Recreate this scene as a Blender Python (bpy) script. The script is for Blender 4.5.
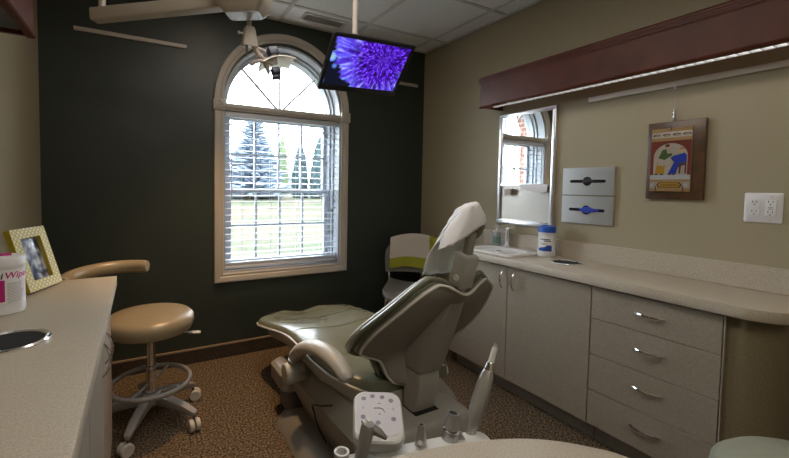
import bpy, bmesh, math, random
from mathutils import Vector, Matrix
random.seed(7)
scene = bpy.context.scene
C = scene.collection
for o in list(bpy.data.objects):
    bpy.data.objects.remove(o, do_unlink=True)

# ------------------------------------------------------------------ camera
FPX, CXP, CYP = 386.905, 345.253, 204.041      # focal length and optical centre in pixels of a 789x458 frame
CAM = Vector((0, 0, 1.2323))
YAW, PITCH, ROLL = 0.4887, 0.0454, 0.0149
fw = Vector((math.sin(YAW) * math.cos(PITCH), math.cos(YAW) * math.cos(PITCH), -math.sin(PITCH)))
rt0 = Vector((math.cos(YAW), -math.sin(YAW), 0))
up0 = rt0.cross(fw)
rt = math.cos(ROLL) * rt0 + math.sin(ROLL) * up0
up = -math.sin(ROLL) * rt0 + math.cos(ROLL) * up0
cd = bpy.data.cameras.new('camera')
cd.sensor_fit = 'HORIZONTAL'
cd.sensor_width = 36.0
cd.lens = FPX / 789 * 36
cd.shift_x = (394.5 - CXP) / 789
cd.shift_y = (CYP - 229.0) / 789
cd.clip_start = 0.02
cd.clip_end = 500
cam = bpy.data.objects.new('camera', cd)
C.objects.link(cam)
cam.matrix_world = Matrix(((rt.x, up.x, -fw.x, CAM.x), (rt.y, up.y, -fw.y, CAM.y), (rt.z, up.z, -fw.z, CAM.z), (0, 0, 0, 1)))
scene.camera = cam

# ------------------------------------------------------------------ sky, light, exposure
SKY = 12.0
TROFFER = 4.6
VALANCE = 3.0
DOWNLIGHT = 56.0
scene.view_settings.view_transform = 'Standard'
scene.view_settings.look = 'None'
scene.view_settings.exposure = 0.62
scene.view_settings.gamma = 1.0
scene.view_settings.use_curve_mapping = False
w = bpy.data.worlds.new('overcast_sky')
scene.world = w
w.use_nodes = True
bg = w.node_tree.nodes['Background']
bg.inputs[0].default_value = (0.86, 0.93, 1.0, 1)
bg.inputs[1].default_value = SKY

# room measures (metres)
D, W, L, H = 2.799, 2.278, -0.5035, 2.44
YB = -1.30                      # wall behind the camera
WX0, WX1 = 0.518, 1.438         # window opening
WXC = (WX0 + WX1) / 2
WR = (WX1 - WX0) / 2
WZ0, WZA = 0.605, 1.80          # sill height, springing of the arch
TW = 0.20                       # wall thickness

# ------------------------------------------------------------------ materials
MATS = {}
def nd(t, typ, x=0, y=0):
    n = t.nodes.new(typ); n.location = (x, y); return n
def mat(name, col, rough=0.5, metal=0.0, noise=None, bump=None, coat=0.0, spec=None, emit=None, trans=None, sheen=0):
    """noise = (scale, second colour, contrast lo, hi); bump = (scale, strength, distance)"""
    m = bpy.data.materials.new(name); m.use_nodes = True
    t = m.node_tree; p = t.nodes['Principled BSDF']
    p.inputs['Base Color'].default_value = (*col, 1)
    p.inputs['Roughness'].default_value = rough
    p.inputs['Metallic'].default_value = metal
    if coat: p.inputs['Coat Weight'].default_value = coat; p.inputs['Coat Roughness'].default_value = 0.15
    if spec is not None: p.inputs['Specular IOR Level'].default_value = spec
    if sheen: p.inputs['Sheen Weight'].default_value = sheen
    if emit: p.inputs['Emission Color'].default_value = (*emit[0], 1); p.inputs['Emission Strength'].default_value = emit[1]
    tc = None
    if noise or bump:
        tc = nd(t, 'ShaderNodeNewGeometry', -900, 0)
    if noise:
        n = nd(t, 'ShaderNodeTexNoise', -700, 100); n.inputs['Scale'].default_value = noise[0]; n.inputs['Detail'].default_value = 3
        t.links.new(tc.outputs['Position'], n.inputs['Vector'])
        r = nd(t, 'ShaderNodeValToRGB', -450, 100)
        r.color_ramp.elements[0].position = noise[2]; r.color_ramp.elements[1].position = noise[3]
        r.color_ramp.elements[0].color = (*noise[1], 1); r.color_ramp.elements[1].color = (*col, 1)
        t.links.new(n.outputs['Fac'], r.inputs['Fac']); t.links.new(r.outputs['Color'], p.inputs['Base Color'])
    if bump:
        n = nd(t, 'ShaderNodeTexNoise', -700, -250); n.inputs['Scale'].default_value = bump[0]; n.inputs['Detail'].default_value = 4
        t.links.new(tc.outputs['Position'], n.inputs['Vector'])
        b = nd(t, 'ShaderNodeBump', -350, -250); b.inputs['Strength'].default_value = bump[1]; b.inputs['Distance'].default_value = bump[2]
        t.links.new(n.outputs['Fac'], b.inputs['Height']); t.links.new(b.outputs['Normal'], p.inputs['Normal'])
    MATS[name] = m
    return m

mat('green_paint', (0.0300, 0.0395, 0.0325), 0.42, bump=(160, 0.10, 0.002))
mat('beige_paint', (0.345, 0.297, 0.195), 0.55, bump=(180, 0.12, 0.002))
mat('ceiling_white', (0.88, 0.88, 0.88), 0.9, noise=(90, (0.80, 0.80, 0.80), 0.35, 0.6), bump=(220, 0.25, 0.003))
mat('tbar_white', (0.60, 0.60, 0.59), 0.5)
mat('rail_lit', (0.68, 0.64, 0.56), 0.45)  # paler than the other rails: light from the valance strip put into the colour
mat('trim_cream', (0.47, 0.425, 0.375), 0.45)
mat('window_white', (0.40, 0.43, 0.48), 0.35)
mat('blind_white', (0.56, 0.59, 0.64), 0.35)
mat('laminate_counter', (0.51, 0.45, 0.36), 0.42, noise=(260, (0.40, 0.345, 0.27), 0.36, 0.62))
mat('laminate_cabinet', (0.335, 0.285, 0.225), 0.5, noise=(230, (0.27, 0.225, 0.175), 0.38, 0.62))
mat('laminate_olive', (0.235, 0.195, 0.115), 0.5, noise=(200, (0.19, 0.155, 0.09), 0.38, 0.62))
mat('toe_kick', (0.29, 0.25, 0.20), 0.6)
mat('cherry_wood', (0.115, 0.030, 0.016), 0.42, noise=(9, (0.075, 0.018, 0.010), 0.3, 0.7), spec=0.35)
mat('chrome', (0.80, 0.81, 0.84), 0.16, 1.0)
mat('steel', (0.80, 0.79, 0.76), 0.28, 1.0, bump=(25, 0.05, 0.002))
mat('mirror_glass', (0.90, 0.92, 0.92), 0.015, 1.0)
mat('aluminium', (0.50, 0.50, 0.50), 0.35, 0.9)
mat('handpiece_grey', (0.50, 0.50, 0.49), 0.32, 0.7)
mat('black_plastic', (0.012, 0.012, 0.014), 0.35)
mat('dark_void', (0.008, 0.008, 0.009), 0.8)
mat('white_plastic', (0.74, 0.74, 0.76), 0.35)
mat('white_ceramic', (0.80, 0.80, 0.80), 0.15)
mat('unit_white', (0.62, 0.62, 0.60), 0.35)
mat('keypad_panel', (0.56, 0.55, 0.62), 0.4)
mat('key_grey', (0.22, 0.21, 0.26), 0.4)
mat('chair_mid', (0.33, 0.315, 0.28), 0.38)
mat('chair_shell', (0.275, 0.260, 0.228), 0.40)
mat('chair_light', (0.41, 0.395, 0.36), 0.38)
mat('chair_edge', (0.62, 0.60, 0.54), 0.35)
mat('chair_base', (0.24, 0.228, 0.21), 0.42)
mat('vinyl_olive', (0.165, 0.175, 0.125), 0.24, bump=(14, 0.10, 0.01))
mat('piping_grey', (0.50, 0.49, 0.44), 0.35)
mat('vinyl_tan', (0.315, 0.255, 0.165), 0.30, bump=(20, 0.05, 0.005))
mat('vinyl_sage', (0.30, 0.32, 0.255), 0.35)
mat('stool_metal', (0.30, 0.28, 0.265), 0.45, 0.1)
mat('castor_grey', (0.58, 0.54, 0.49), 0.5)
mat('castor_dark', (0.10, 0.095, 0.09), 0.6)
mat('plastic_grey', (0.200, 0.195, 0.180), 0.45)
mat('towel_cream', (0.62, 0.56, 0.49), 0.95, bump=(350, 0.6, 0.003), sheen=0.3)
mat('towel_lime', (0.33, 0.33, 0.025), 0.95, bump=(350, 0.6, 0.003), sheen=0.2)
mat('lamp_cream', (0.46, 0.42, 0.36), 0.4)
mat('lamp_handle', (0.42, 0.36, 0.33), 0.4)
mat('navy_plastic', (0.018, 0.025, 0.06), 0.4)
mat('reflector', (0.88, 0.86, 0.76), 0.3)
MATS['reflector'].node_tree.nodes['Principled BSDF'].inputs['Transmission Weight'].default_value = 0.3
mat('brushed_frame', (0.88, 0.88, 0.90), 0.30, 1.0)
mat('recess_steel', (0.42, 0.39, 0.35), 0.38, 1.0)
mat('diffuser_blue', (0.62, 0.68, 0.78), 0.25)
mat('paper_white', (0.84, 0.84, 0.86), 0.8)
mat('blue_lid', (0.015, 0.10, 0.48), 0.35)
mat('label_blue', (0.02, 0.08, 0.42), 0.5)
mat('ink_black', (0.03, 0.03, 0.04), 0.6)
mat('magenta', (0.48, 0.01, 0.20), 0.5)
mat('ink_grey', (0.35, 0.35, 0.36), 0.6)
mat('blue_glove', (0.02, 0.05, 0.42), 0.5)
mat('dark_glove', (0.03, 0.03, 0.045), 0.5)
mat('walnut_board', (0.105, 0.052, 0.022), 0.35, noise=(18, (0.060, 0.028, 0.012), 0.35, 0.65), coat=0.2)
mat('tile_cream', (0.36, 0.31, 0.25), 0.25)
mat('tile_tan', (0.30, 0.19, 0.085), 0.25)
mat('tile_red', (0.15, 0.034, 0.022), 0.25)
mat('tile_green', (0.05, 0.085, 0.03), 0.25)
mat('tile_blue', (0.02, 0.04, 0.30), 0.25)
mat('tile_yellow', (0.33, 0.19, 0.025), 0.25)
mat('tile_skin', (0.50, 0.30, 0.20), 0.25)
mat('tile_brown', (0.10, 0.05, 0.03), 0.25)
mat('yellow_side', (0.40, 0.31, 0.015), 0.5)
mat('green_label', (0.14, 0.22, 0.20), 0.5)
mat('soap_clear', (0.30, 0.36, 0.36), 0.15)
mat('carpet_base', (0.075, 0.052, 0.032), 0.95, noise=(210, (0.018, 0.013, 0.010), 0.40, 0.60), bump=(300, 0.8, 0.004))
mat('base_cap', (0.26, 0.19, 0.12), 0.6)
mat('bark', (0.16, 0.12, 0.09), 0.9)
mat('spruce_blue', (0.185, 0.222, 0.272), 0.9, spec=0.0, noise=(1.6, (0.11, 0.14, 0.18), 0.35, 0.65))
mat('cedar_green', (0.046, 0.068, 0.072), 0.9, spec=0.0, noise=(2.0, (0.030, 0.046, 0.050), 0.35, 0.65))
mat('leaf_green', (0.085, 0.11, 0.062), 0.9, spec=0.0)
mat('far_haze_house', (0.13, 0.14, 0.15), 0.9)

def carpet():
    m = bpy.data.materials.new('carpet'); m.use_nodes = True; t = m.node_tree; p = t.nodes['Principled BSDF']
    g = nd(t, 'ShaderNodeNewGeometry', -1100, 0)
    n = nd(t, 'ShaderNodeTexNoise', -850, 100); n.inputs['Scale'].default_value = 100; n.inputs['Detail'].default_value = 4; n.inputs['Roughness'].default_value = 0.7
    r = nd(t, 'ShaderNodeValToRGB', -600, 100)
    cr = r.color_ramp; cr.elements[0].position = 0.36; cr.elements[0].color = (0.018, 0.013, 0.010, 1)
    cr.elements[1].position = 0.66; cr.elements[1].color = (0.36, 0.265, 0.165, 1)
    e = cr.elements.new(0.47); e.color = (0.085, 0.062, 0.043, 1)
    e = cr.elements.new(0.55); e.color = (0.20, 0.145, 0.09, 1)
    b = nd(t, 'ShaderNodeBump', -350, -200); b.inputs['Strength'].default_value = 0.9; b.inputs['Distance'].default_value = 0.006
    t.links.new(g.outputs['Position'], n.inputs['Vector']); t.links.new(n.outputs['Fac'], r.inputs['Fac'])
    t.links.new(r.outputs['Color'], p.inputs['Base Color']); t.links.new(n.outputs['Fac'], b.inputs['Height'])
    t.links.new(b.outputs['Normal'], p.inputs['Normal']); p.inputs['Roughness'].default_value = 0.95
    p.inputs['Specular IOR Level'].default_value = 0.1
    MATS['carpet'] = m
carpet()
def glass():
    m = bpy.data.materials.new('window_glass'); m.use_nodes = True; t = m.node_tree
    t.nodes.remove(t.nodes['Principled BSDF'])
    out = t.nodes['Material Output']
    a = nd(t, 'ShaderNodeBsdfTransparent'); a.inputs[0].default_value = (0.95, 0.97, 0.97, 1)
    b = nd(t, 'ShaderNodeBsdfGlossy'); b.inputs['Roughness'].default_value = 0.02
    mx = nd(t, 'ShaderNodeMixShader'); mx.inputs[0].default_value = 0.05
    t.links.new(a.outputs[0], mx.inputs[1]); t.links.new(b.outputs[0], mx.inputs[2])
    t.links.new(mx.outputs[0], out.inputs['Surface'])
    MATS['window_glass'] = m
glass()
def emis(name, col, s):
    m = bpy.data.materials.new(name); m.use_nodes = True; t = m.node_tree
    t.nodes.remove(t.nodes['Principled BSDF']); e = nd(t, 'ShaderNodeEmission')
    e.inputs[0].default_value = (*col, 1); e.inputs[1].default_value = s
    t.links.new(e.outputs[0], t.nodes['Material Output'].inputs['Surface']); MATS[name] = m
emis('troffer_lens', (1.0, 0.91, 0.80), TROFFER)
emis('valance_lens', (1.0, 0.97, 0.92), VALANCE)
def ground():
    m = bpy.data.materials.new('lawn'); m.use_nodes = True; t = m.node_tree; p = t.nodes['Principled BSDF']
    g = nd(t, 'ShaderNodeNewGeometry', -1100, 0)
    mp = nd(t, 'ShaderNodeMapping', -950, 0); mp.inputs['Scale'].default_value = (0.16, 0.42, 1)
    n = nd(t, 'ShaderNodeTexNoise', -750, 100); n.inputs['Scale'].default_value = 1.0; n.inputs['Detail'].default_value = 3
    n2 = nd(t, 'ShaderNodeTexNoise', -750, -200); n2.inputs['Scale'].default_value = 8; n2.inputs['Detail'].default_value = 5
    r = nd(t, 'ShaderNodeValToRGB', -500, 100)
    r.color_ramp.elements[0].position = 0.40; r.color_ramp.elements[0].color = (0.056, 0.072, 0.046, 1)  # green grass patches, also standing in for the trees' shadow bands
    r.color_ramp.elements[1].position = 0.49; r.color_ramp.elements[1].color = (0.098, 0.088, 0.070, 1)
    mx = nd(t, 'ShaderNodeMixRGB', -250, 100); mx.blend_type = 'MULTIPLY'; mx.inputs[0].default_value = 0.4
    t.links.new(g.outputs['Position'], mp.inputs[0]); t.links.new(mp.outputs[0], n.inputs['Vector']); t.links.new(g.outputs['Position'], n2.inputs['Vector'])
    t.links.new(n.outputs['Fac'], r.inputs[0]); t.links.new(r.outputs[0], mx.inputs[1]); t.links.new(n2.outputs['Color'], mx.inputs[2])
    t.links.new(mx.outputs[0], p.inputs['Base Color']); p.inputs['Roughness'].default_value = 1; p.inputs['Specular IOR Level'].default_value = 0
    MATS['lawn'] = m
ground()
def brick():
    m = bpy.data.materials.new('brick'); m.use_nodes = True; t = m.node_tree; p = t.nodes['Principled BSDF']
    g = nd(t, 'ShaderNodeNewGeometry', -1000, 0)
    cx = nd(t, 'ShaderNodeSeparateXYZ', -850, 0); cb = nd(t, 'ShaderNodeCombineXYZ', -650, 0)
    ad = nd(t, 'ShaderNodeMath', -750, 100)
    t.links.new(g.outputs['Position'], cx.inputs[0]); t.links.new(cx.outputs[0], ad.inputs[0]); t.links.new(cx.outputs[1], ad.inputs[1])
    t.links.new(ad.outputs[0], cb.inputs[0]); t.links.new(cx.outputs[2], cb.inputs[1])
    b = nd(t, 'ShaderNodeTexBrick', -450, 0); b.inputs['Scale'].default_value = 5
    b.inputs['Color1'].default_value = (0.30, 0.13, 0.09, 1); b.inputs['Color2'].default_value = (0.22, 0.09, 0.06, 1); b.inputs['Mortar'].default_value = (0.55, 0.50, 0.45, 1)
    b.inputs['Mortar Size'].default_value = 0.02
    t.links.new(cb.outputs[0], b.inputs['Vector']); t.links.new(b.outputs['Color'], p.inputs['Base Color']); p.inputs['Roughness'].default_value = 0.9
    MATS['brick'] = m
brick()

# ------------------------------------------------------------------ mesh helpers
ORG = {}
class B:
    """collects geometry in build space; build() links it as one mesh object"""
    def __init__(s): s.v = []; s.f = []
    def add(s, vs, fs):
        k = len(s.v); s.v += [Vector(p) for p in vs]; s.f += [tuple(i + k for i in f) for f in fs]; return s
    def box(s, x0, x1, y0, y1, z0, z1):
        return s.add([(x0, y0, z0), (x1, y0, z0), (x1, y1, z0), (x0, y1, z0), (x0, y0, z1), (x1, y0, z1), (x1, y1, z1), (x0, y1, z1)],
                     [(0, 3, 2, 1), (4, 5, 6, 7), (0, 1, 5, 4), (1, 2, 6, 5), (2, 3, 7, 6), (3, 0, 4, 7)])
    def obox(s, c, ax, ay, az, hx, hy, hz):
        c = Vector(c); ax = Vector(ax).normalized(); ay = Vector(ay).normalized(); az = Vector(az).normalized()
        vs = [c + ax * hx * i + ay * hy * j + az * hz * k for k in (-1, 1) for (i, j) in ((-1, -1), (1, -1), (1, 1), (-1, 1))]
        return s.add(vs, [(0, 3, 2, 1), (4, 5, 6, 7), (0, 1, 5, 4), (1, 2, 6, 5), (2, 3, 7, 6), (3, 0, 4, 7)])
    def loft(s, loops, cap=True, closed=False):
        n = len(loops[0]); vs = [p for l in loops for p in l]; fs = []
        m = len(loops)
        for i in range(m if closed else m - 1):
            a = i * n; b = ((i + 1) % m) * n
            for j in range(n):
                fs.append((a + j, a + (j + 1) % n, b + (j + 1) % n, b + j))
        if cap and not closed:
            fs.append(tuple(reversed(range(n)))); fs.append(tuple(range((m - 1) * n, m * n)))
        return s.add(vs, fs)
    def tube(s, pts, r, n=10, cap=True, closed=False, flat=1.0, upv=None):
        pts = [Vector(p) for p in pts]; m = len(pts)
        rs = r if isinstance(r, (list, tuple)) else [r] * m
        loops = []; ref = None
        for i in range(m):
            if closed: t = (pts[(i + 1) % m] - pts[i - 1])
            else: t = pts[min(i + 1, m - 1)] - pts[max(i - 1, 0)]
            t.normalize()
            if ref is None:
                ref = Vector(upv) if upv else (Vector((0, 0, 1)) if abs(t.z) < 0.9 else Vector((1, 0, 0)))
            elif upv: ref = Vector(upv)
            a = (ref - t * ref.dot(t)).normalized(); b = t.cross(a); ref = a
            loops.append([pts[i] + (a * math.cos(k * 2 * math.pi / n) * flat + b * math.sin(k * 2 * math.pi / n)) * rs[i] for k in range(n)])
        return s.loft(loops, cap, closed)
    def lathe(s, prof, c=(0, 0, 0), n=24, az=(0, 0, 1), sx=1, sy=1, cap=True):
        az = Vector(az).normalized(); ax = Vector((1, 0, 0)) if abs(az.x) < 0.9 else Vector((0, 1, 0))
        ax = (ax - az * ax.dot(az)).normalized(); ay = az.cross(ax); c = Vector(c)
        return s.loft([[c + (ax * math.cos(k * 2 * math.pi / n) * sx + ay * math.sin(k * 2 * math.pi / n) * sy) * r + az * z for k in range(n)] for r, z in prof], cap)
    def prism(s, poly, o, u, v, d):
        o = Vector(o); u = Vector(u); v = Vector(v); d = Vector(d); n = len(poly)
        a = [o + u * p[0] + v * p[1] for p in poly]
        return s.add(a + [p + d for p in a], [tuple(range(n)), tuple(reversed(range(n, 2 * n)))] + [(i, i + n, (i + 1) % n + n, (i + 1) % n) for i in range(n)])
    def sheet(s, G):
        n = len(G[0]); return s.add([p for r in G for p in r], [(i * n + j, i * n + j + 1, (i + 1) * n + j + 1, (i + 1) * n + j) for i in range(len(G) - 1) for j in range(n - 1)])
    def slab(s, F, K):
        """closed body between grid F and grid K of the same size"""
        m, n = len(F), len(F[0]); k = m * n
        fs = []
        for i in range(m - 1):
            for j in range(n - 1):
                a = i * n + j; fs.append((a, a + 1, a + n + 1, a + n)); fs.append((k + a, k + a + n, k + a + n + 1, k + a + 1))
        rim = [j for j in range(n)] + [i * n + n - 1 for i in range(1, m)] + [(m - 1) * n + j for j in range(n - 2, -1, -1)] + [i * n for i in range(m - 2, 0, -1)]
        for a, b in zip(rim, rim[1:] + rim[:1]): fs.append((a, k + a, k + b, b))
        return s.add([p for r in F for p in r] + [p for r in K for p in r], fs)
    def sphere(s, c, rx, ry=None, rz=None, n=16, m=10):
        ry = ry or rx; rz = rz or rx; c = Vector(c)
        return s.loft([[c + Vector((rx * math.sin(t) * math.cos(k * 2 * math.pi / n), ry * math.sin(t) * math.sin(k * 2 * math.pi / n), -rz * math.cos(t))) for k in range(n)]
                       for t in [0.02 + (math.pi - 0.04) * i / m for i in range(m + 1)]])
    def build(s, name, m, parent=None, smooth=False, bevel=0, seg=2, sub=0, org=None):
        me = bpy.data.meshes.new(name)
        lo = Vector((min(p.x for p in s.v), min(p.y for p in s.v), min(p.z for p in s.v)))
        hi = Vector((max(p.x for p in s.v), max(p.y for p in s.v), max(p.z for p in s.v)))
        c = Vector(org) if org is not None else Vector(((lo.x + hi.x) / 2, (lo.y + hi.y) / 2, lo.z))
        me.from_pydata([p - c for p in s.v], [], s.f)
        bm = bmesh.new(); bm.from_mesh(me)
        bmesh.ops.recalc_face_normals(bm, faces=bm.faces)
        if bevel:
            es = [e for e in bm.edges if len(e.link_faces) == 2 and e.calc_face_angle(0) > 0.6]
            bmesh.ops.bevel(bm, geom=es, offset=bevel, segments=seg, affect='EDGES', profile=0.5)
        if smooth or (bevel and seg > 1):
            for f in bm.faces: f.smooth = True
            for e in bm.edges:
                if len(e.link_faces) == 2 and e.calc_face_angle(0) > (0.7 if not bevel else 0.6): e.smooth = False
        bm.to_mesh(me); bm.free()
        me.materials.append(MATS[m])
        o = bpy.data.objects.new(name, me); C.objects.link(o)
        if sub:
            md = o.modifiers.new('subdivision', 'SUBSURF'); md.levels = sub; md.render_levels = sub
        if parent is not None:
            o.parent = parent; o.location = c - ORG[parent]
        else: o.location = c
        ORG[o] = c
        return o
def tag(o, label=None, cat=None, group=None, kind=None):
    if label: o['label'] = label
    if cat: o['category'] = cat
    if group: o['group'] = group
    if kind: o['kind'] = kind
    return o
def thing(name, label, cat, loc, group=None):
    o = bpy.data.objects.new(name, None); C.objects.link(o); o.location = loc; o.empty_display_size = 0.1
    ORG[o] = Vector(loc); return tag(o, label, cat, group)
def struct(name, loc=(0, 0, 0)):
    o = bpy.data.objects.new(name, None); C.objects.link(o); o.location = loc; ORG[o] = Vector(loc); o['kind'] = 'structure'; return o
def copy_tree(o, parent=None):
    c = o.copy(); C.objects.link(c); c.parent = parent; ORG[c] = ORG[o].copy()
    for ch in o.children: copy_tree(ch, c)
    return c
def bez(p, n=16):
    """Catmull-Rom through the points"""
    p = [Vector(q) for q in p]; P = [2 * p[0] - p[1]] + p + [2 * p[-1] - p[-2]]; out = []
    for i in range(1, len(P) - 2):
        for k in range(n):
            t = k / n; a, b, c, d = P[i - 1:i + 3]
            out.append(0.5 * ((2 * b) + (c - a) * t + (2 * a - 5 * b + 4 * c - d) * t * t + (3 * b - a - 3 * c + d) * t ** 3))
    return out + [p[-1]]
def lerp(xs, ys, x):
    if x <= xs[0]: return ys[0]
    for i in range(1, len(xs)):
        if x <= xs[i]: t = (x - xs[i - 1]) / (xs[i] - xs[i - 1]); return ys[i - 1] + t * (ys[i] - ys[i - 1])
    return ys[-1]
def rrect(x0, x1, y0, y1, r, n=6):
    out = []
    for cx, cy, a0 in ((x1 - r, y1 - r, 0), (x0 + r, y1 - r, 90), (x0 + r, y0 + r, 180), (x1 - r, y0 + r, 270)):
        for k in range(n + 1):
            a = math.radians(a0 + 90 * k / n); out.append((cx + r * math.cos(a), cy + r * math.sin(a)))
    return out
def text_mesh(s, size):
    cu = bpy.data.curves.new('lettering', 'FONT'); cu.body = s; cu.size = size; cu.offset = size * .018; cu.align_x = 'LEFT'
    to = bpy.data.objects.new('lettering', cu); C.objects.link(to)
    me = bpy.data.meshes.new_from_object(to)
    vs = [v.co.copy() for v in me.vertices]; fs = [tuple(p.vertices) for p in me.polygons]
    bpy.data.objects.remove(to, do_unlink=True); bpy.data.curves.remove(cu); bpy.data.meshes.remove(me)
    return vs, fs

# ------------------------------------------------------------------ the setting
tag(B().box(L, W, YB, D, -0.06, 0).build('floor', 'carpet'), kind='structure')
ceil = struct('ceiling', (0.9, 0.7, H))
B().box(L - .1, W + .1, YB - .1, D + .1, H + .03, H + .07).build('ceiling_deck', 'ceiling_white', ceil)
T = 0.6035
gx = [1.515 + T * k for k in range(-4, 2)]
gy = [2.514 - T * k for k in range(0, 8)]
xs = sorted([L] + [x for x in gx if L < x < W] + [W]); ys = sorted([YB] + [y for y in gy if YB < y < D] + [D])
TROFFERS = [(0.6095, 1.0055), (0.6095, -0.2015), (1.8165, 0.1)]
LX = [i for i in range(len(xs) - 1)]
lit = set()
def cell(x, y):
    for i in range(len(xs) - 1):
        for j in range(len(ys) - 1):
            if xs[i] <= x < xs[i + 1] and ys[j] <= y < ys[j + 1]: return (i, j)
LAMPS = [[cell(0.6, 1.6), cell(0.6, 1.0)], [cell(0.6, -0.2), cell(0.6, -0.8)]]
for l in LAMPS:
    for c_ in l: lit.add(c_)
for i in range(len(xs) - 1):
    for j in range(len(ys) - 1):
        if (i, j) in lit: continue
        B().box(xs[i] + .009, xs[i + 1] - .009, ys[j] + .009, ys[j + 1] - .009, H + .003, H + .02).build('ceiling_tile', 'ceiling_white', ceil)
for x in gx:
    if L < x < W: B().box(x - .012, x + .012, YB, D, H - .004, H + .008).build('grid_bar', 'tbar_white', ceil)
for y in gy:
    if YB < y < D: B().box(L, W, y - .012, y + .012, H - .0035, H + .0075).build('grid_bar', 'tbar_white', ceil)
B().box(L, W, D - .02, D, H - .004, H + .01).build('edge_trim', 'tbar_white', ceil)
B().box(W - .02, W, YB, D, H - .004, H + .01).build('edge_trim', 'tbar_white', ceil)
for k, l in enumerate(LAMPS):
    i0 = l[0][0]; j0 = min(l[0][1], l[1][1]); j1 = max(l[0][1], l[1][1])
    x0, x1, y0, y1 = xs[i0] + .013, xs[i0 + 1] - .013, ys[j0] + .013, ys[j1 + 1] - .013
    t = thing('ceiling_light', ['warm fluorescent ceiling panel above the dental chair', 'warm fluorescent ceiling panel above the foreground work tray'][k], 'ceiling light', ((x0 + x1) / 2, (y0 + y1) / 2, H - .005))
    f = B()
    for a in ((x0, x1, y0, y0 + .03), (x0, x1, y1 - .03, y1), (x0, x0 + .03, y0 + .03, y1 - .03), (x1 - .03, x1, y0 + .03, y1 - .03)): f.box(*a, H + .0005, H + .02)
    f.build('frame', 'tbar_white', t)
    B().box(x0 + .03, x1 - .03, y0 + .03, y1 - .03, H + .006, H + .015).build('lens', 'troffer_lens', t)

t = thing('downlight', 'warm recessed ceiling downlight above the stool side of the dental chair', 'ceiling light', (.44, 2.22, H - .012))
B().lathe([(.075, -.004), (.075, -.010), (.058, -.012), (.055, .0), (.054, .002)], (.44, 2.22, H), 28, cap=False).build('trim_ring', 'tbar_white', t, smooth=True)
B().lathe([(.055, .0015), (.001, .0016)], (.44, 2.22, H), 28, cap=False).build('baffle', 'black_plastic', t)
emis('warm_bulb', (1.0, 0.62, 0.30), 14.0)
B().lathe([(.028, -.001), (.030, -.006), (.020, -.010), (.001, -.011)], (.44, 2.22, H), 20).build('bulb', 'warm_bulb', t, smooth=True)
sl = bpy.data.lights.new('downlight_beam', 'SPOT'); sl.energy = DOWNLIGHT; sl.color = (1.0, 0.60, 0.28); sl.spot_size = math.radians(66); sl.spot_blend = 0.7; sl.shadow_soft_size = 0.035
so = bpy.data.objects.new('downlight_beam', sl); C.objects.link(so); so.parent = t; so.location = (0, 0, -.012); ORG[so] = Vector((.44, 2.22, H))
def arch_wall(y0, y1, x_lo, x_hi, z_lo, z_hi, ox0, ox1, oz0, oza, b):
    """wall slab with an arched opening"""
    xc = (ox0 + ox1) / 2; R = (ox1 - ox0) / 2; n = 28
    A = [(xc + R * math.cos(math.pi * k / n), oza + R * math.sin(math.pi * k / n)) for k in range(n + 1)]   # right to left
    polys = [[(x_lo, z_lo), (ox0, z_lo), (ox0, z_hi), (x_lo, z_hi)], [(ox1, z_lo), (x_hi, z_lo), (x_hi, z_hi), (ox1, z_hi)],
             [(ox0, z_lo), (ox1, z_lo), (ox1, oz0), (ox0, oz0)]]
    for k in range(n): polys.append([A[k + 1], A[k], (A[k][0], z_hi), (A[k + 1][0], z_hi)])
    for p in polys:
        b.add([(x, y0, z) for x, z in p], [(0, 1, 2, 3)]); b.add([(x, y1, z) for x, z in p], [(3, 2, 1, 0)])
    rim = [(ox1, oz0)] + A + [(ox0, oz0)]
    for p, q in zip(rim, rim[1:] + rim[:1]): b.add([(p[0], y0, p[1]), (q[0], y0, q[1]), (q[0], y1, q[1]), (p[0], y1, p[1])], [(0, 1, 2, 3)])
    out = [(x_lo, z_lo), (x_hi, z_lo), (x_hi, z_hi), (x_lo, z_hi)]
    for p, q in zip(out, out[1:] + out[:1]): b.add([(p[0], y0, p[1]), (q[0], y0, q[1]), (q[0], y1, q[1]), (p[0], y1, p[1])], [(0, 1, 2, 3)])
b = B(); arch_wall(D, D + TW, L - .1, W + .1, -.06, H + .07, WX0, WX1, WZ0, WZA, b)
tag(b.build('wall_back', 'green_paint'), kind='structure')
b = B(); arch_wall(D + TW + .005, D + TW + .11, L - 3, W + 3, -.4, 3.2, WX0 + .025, WX1 + .035, WZ0 - .005, WZA, b)
tag(b.build('wall_exterior', 'brick'), kind='structure')
tag(B().box(L - .1, L, YB, D, -.06, H + .07).build('wall_left', 'beige_paint'), kind='structure')
tag(B().box(W, W + .1, YB, D, -.06, H + .07).build('wall_right', 'beige_paint'), kind='structure')
tag(B().box(L - .1, W + .1, YB - .1, YB, -.06, H + .07).build('wall_front', 'beige_paint'), kind='structure')
bb = struct('baseboard_back', (0.9, D, 0))
B().box(L, W, D - .012, D, 0, .092).build('carpet_strip', 'carpet_base', bb)
B().box(L, W, D - .015, D, .092, .103).build('cap_strip', 'base_cap', bb)
bb = struct('baseboard_right', (W, 2.4, 0))
B().box(W - .012, W, 2.03, D - .016, 0, .092).build('carpet_strip', 'carpet_base', bb)
B().box(W - .015, W, 2.03, D - .016, .092, .103).build('cap_strip', 'base_cap', bb)

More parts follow.
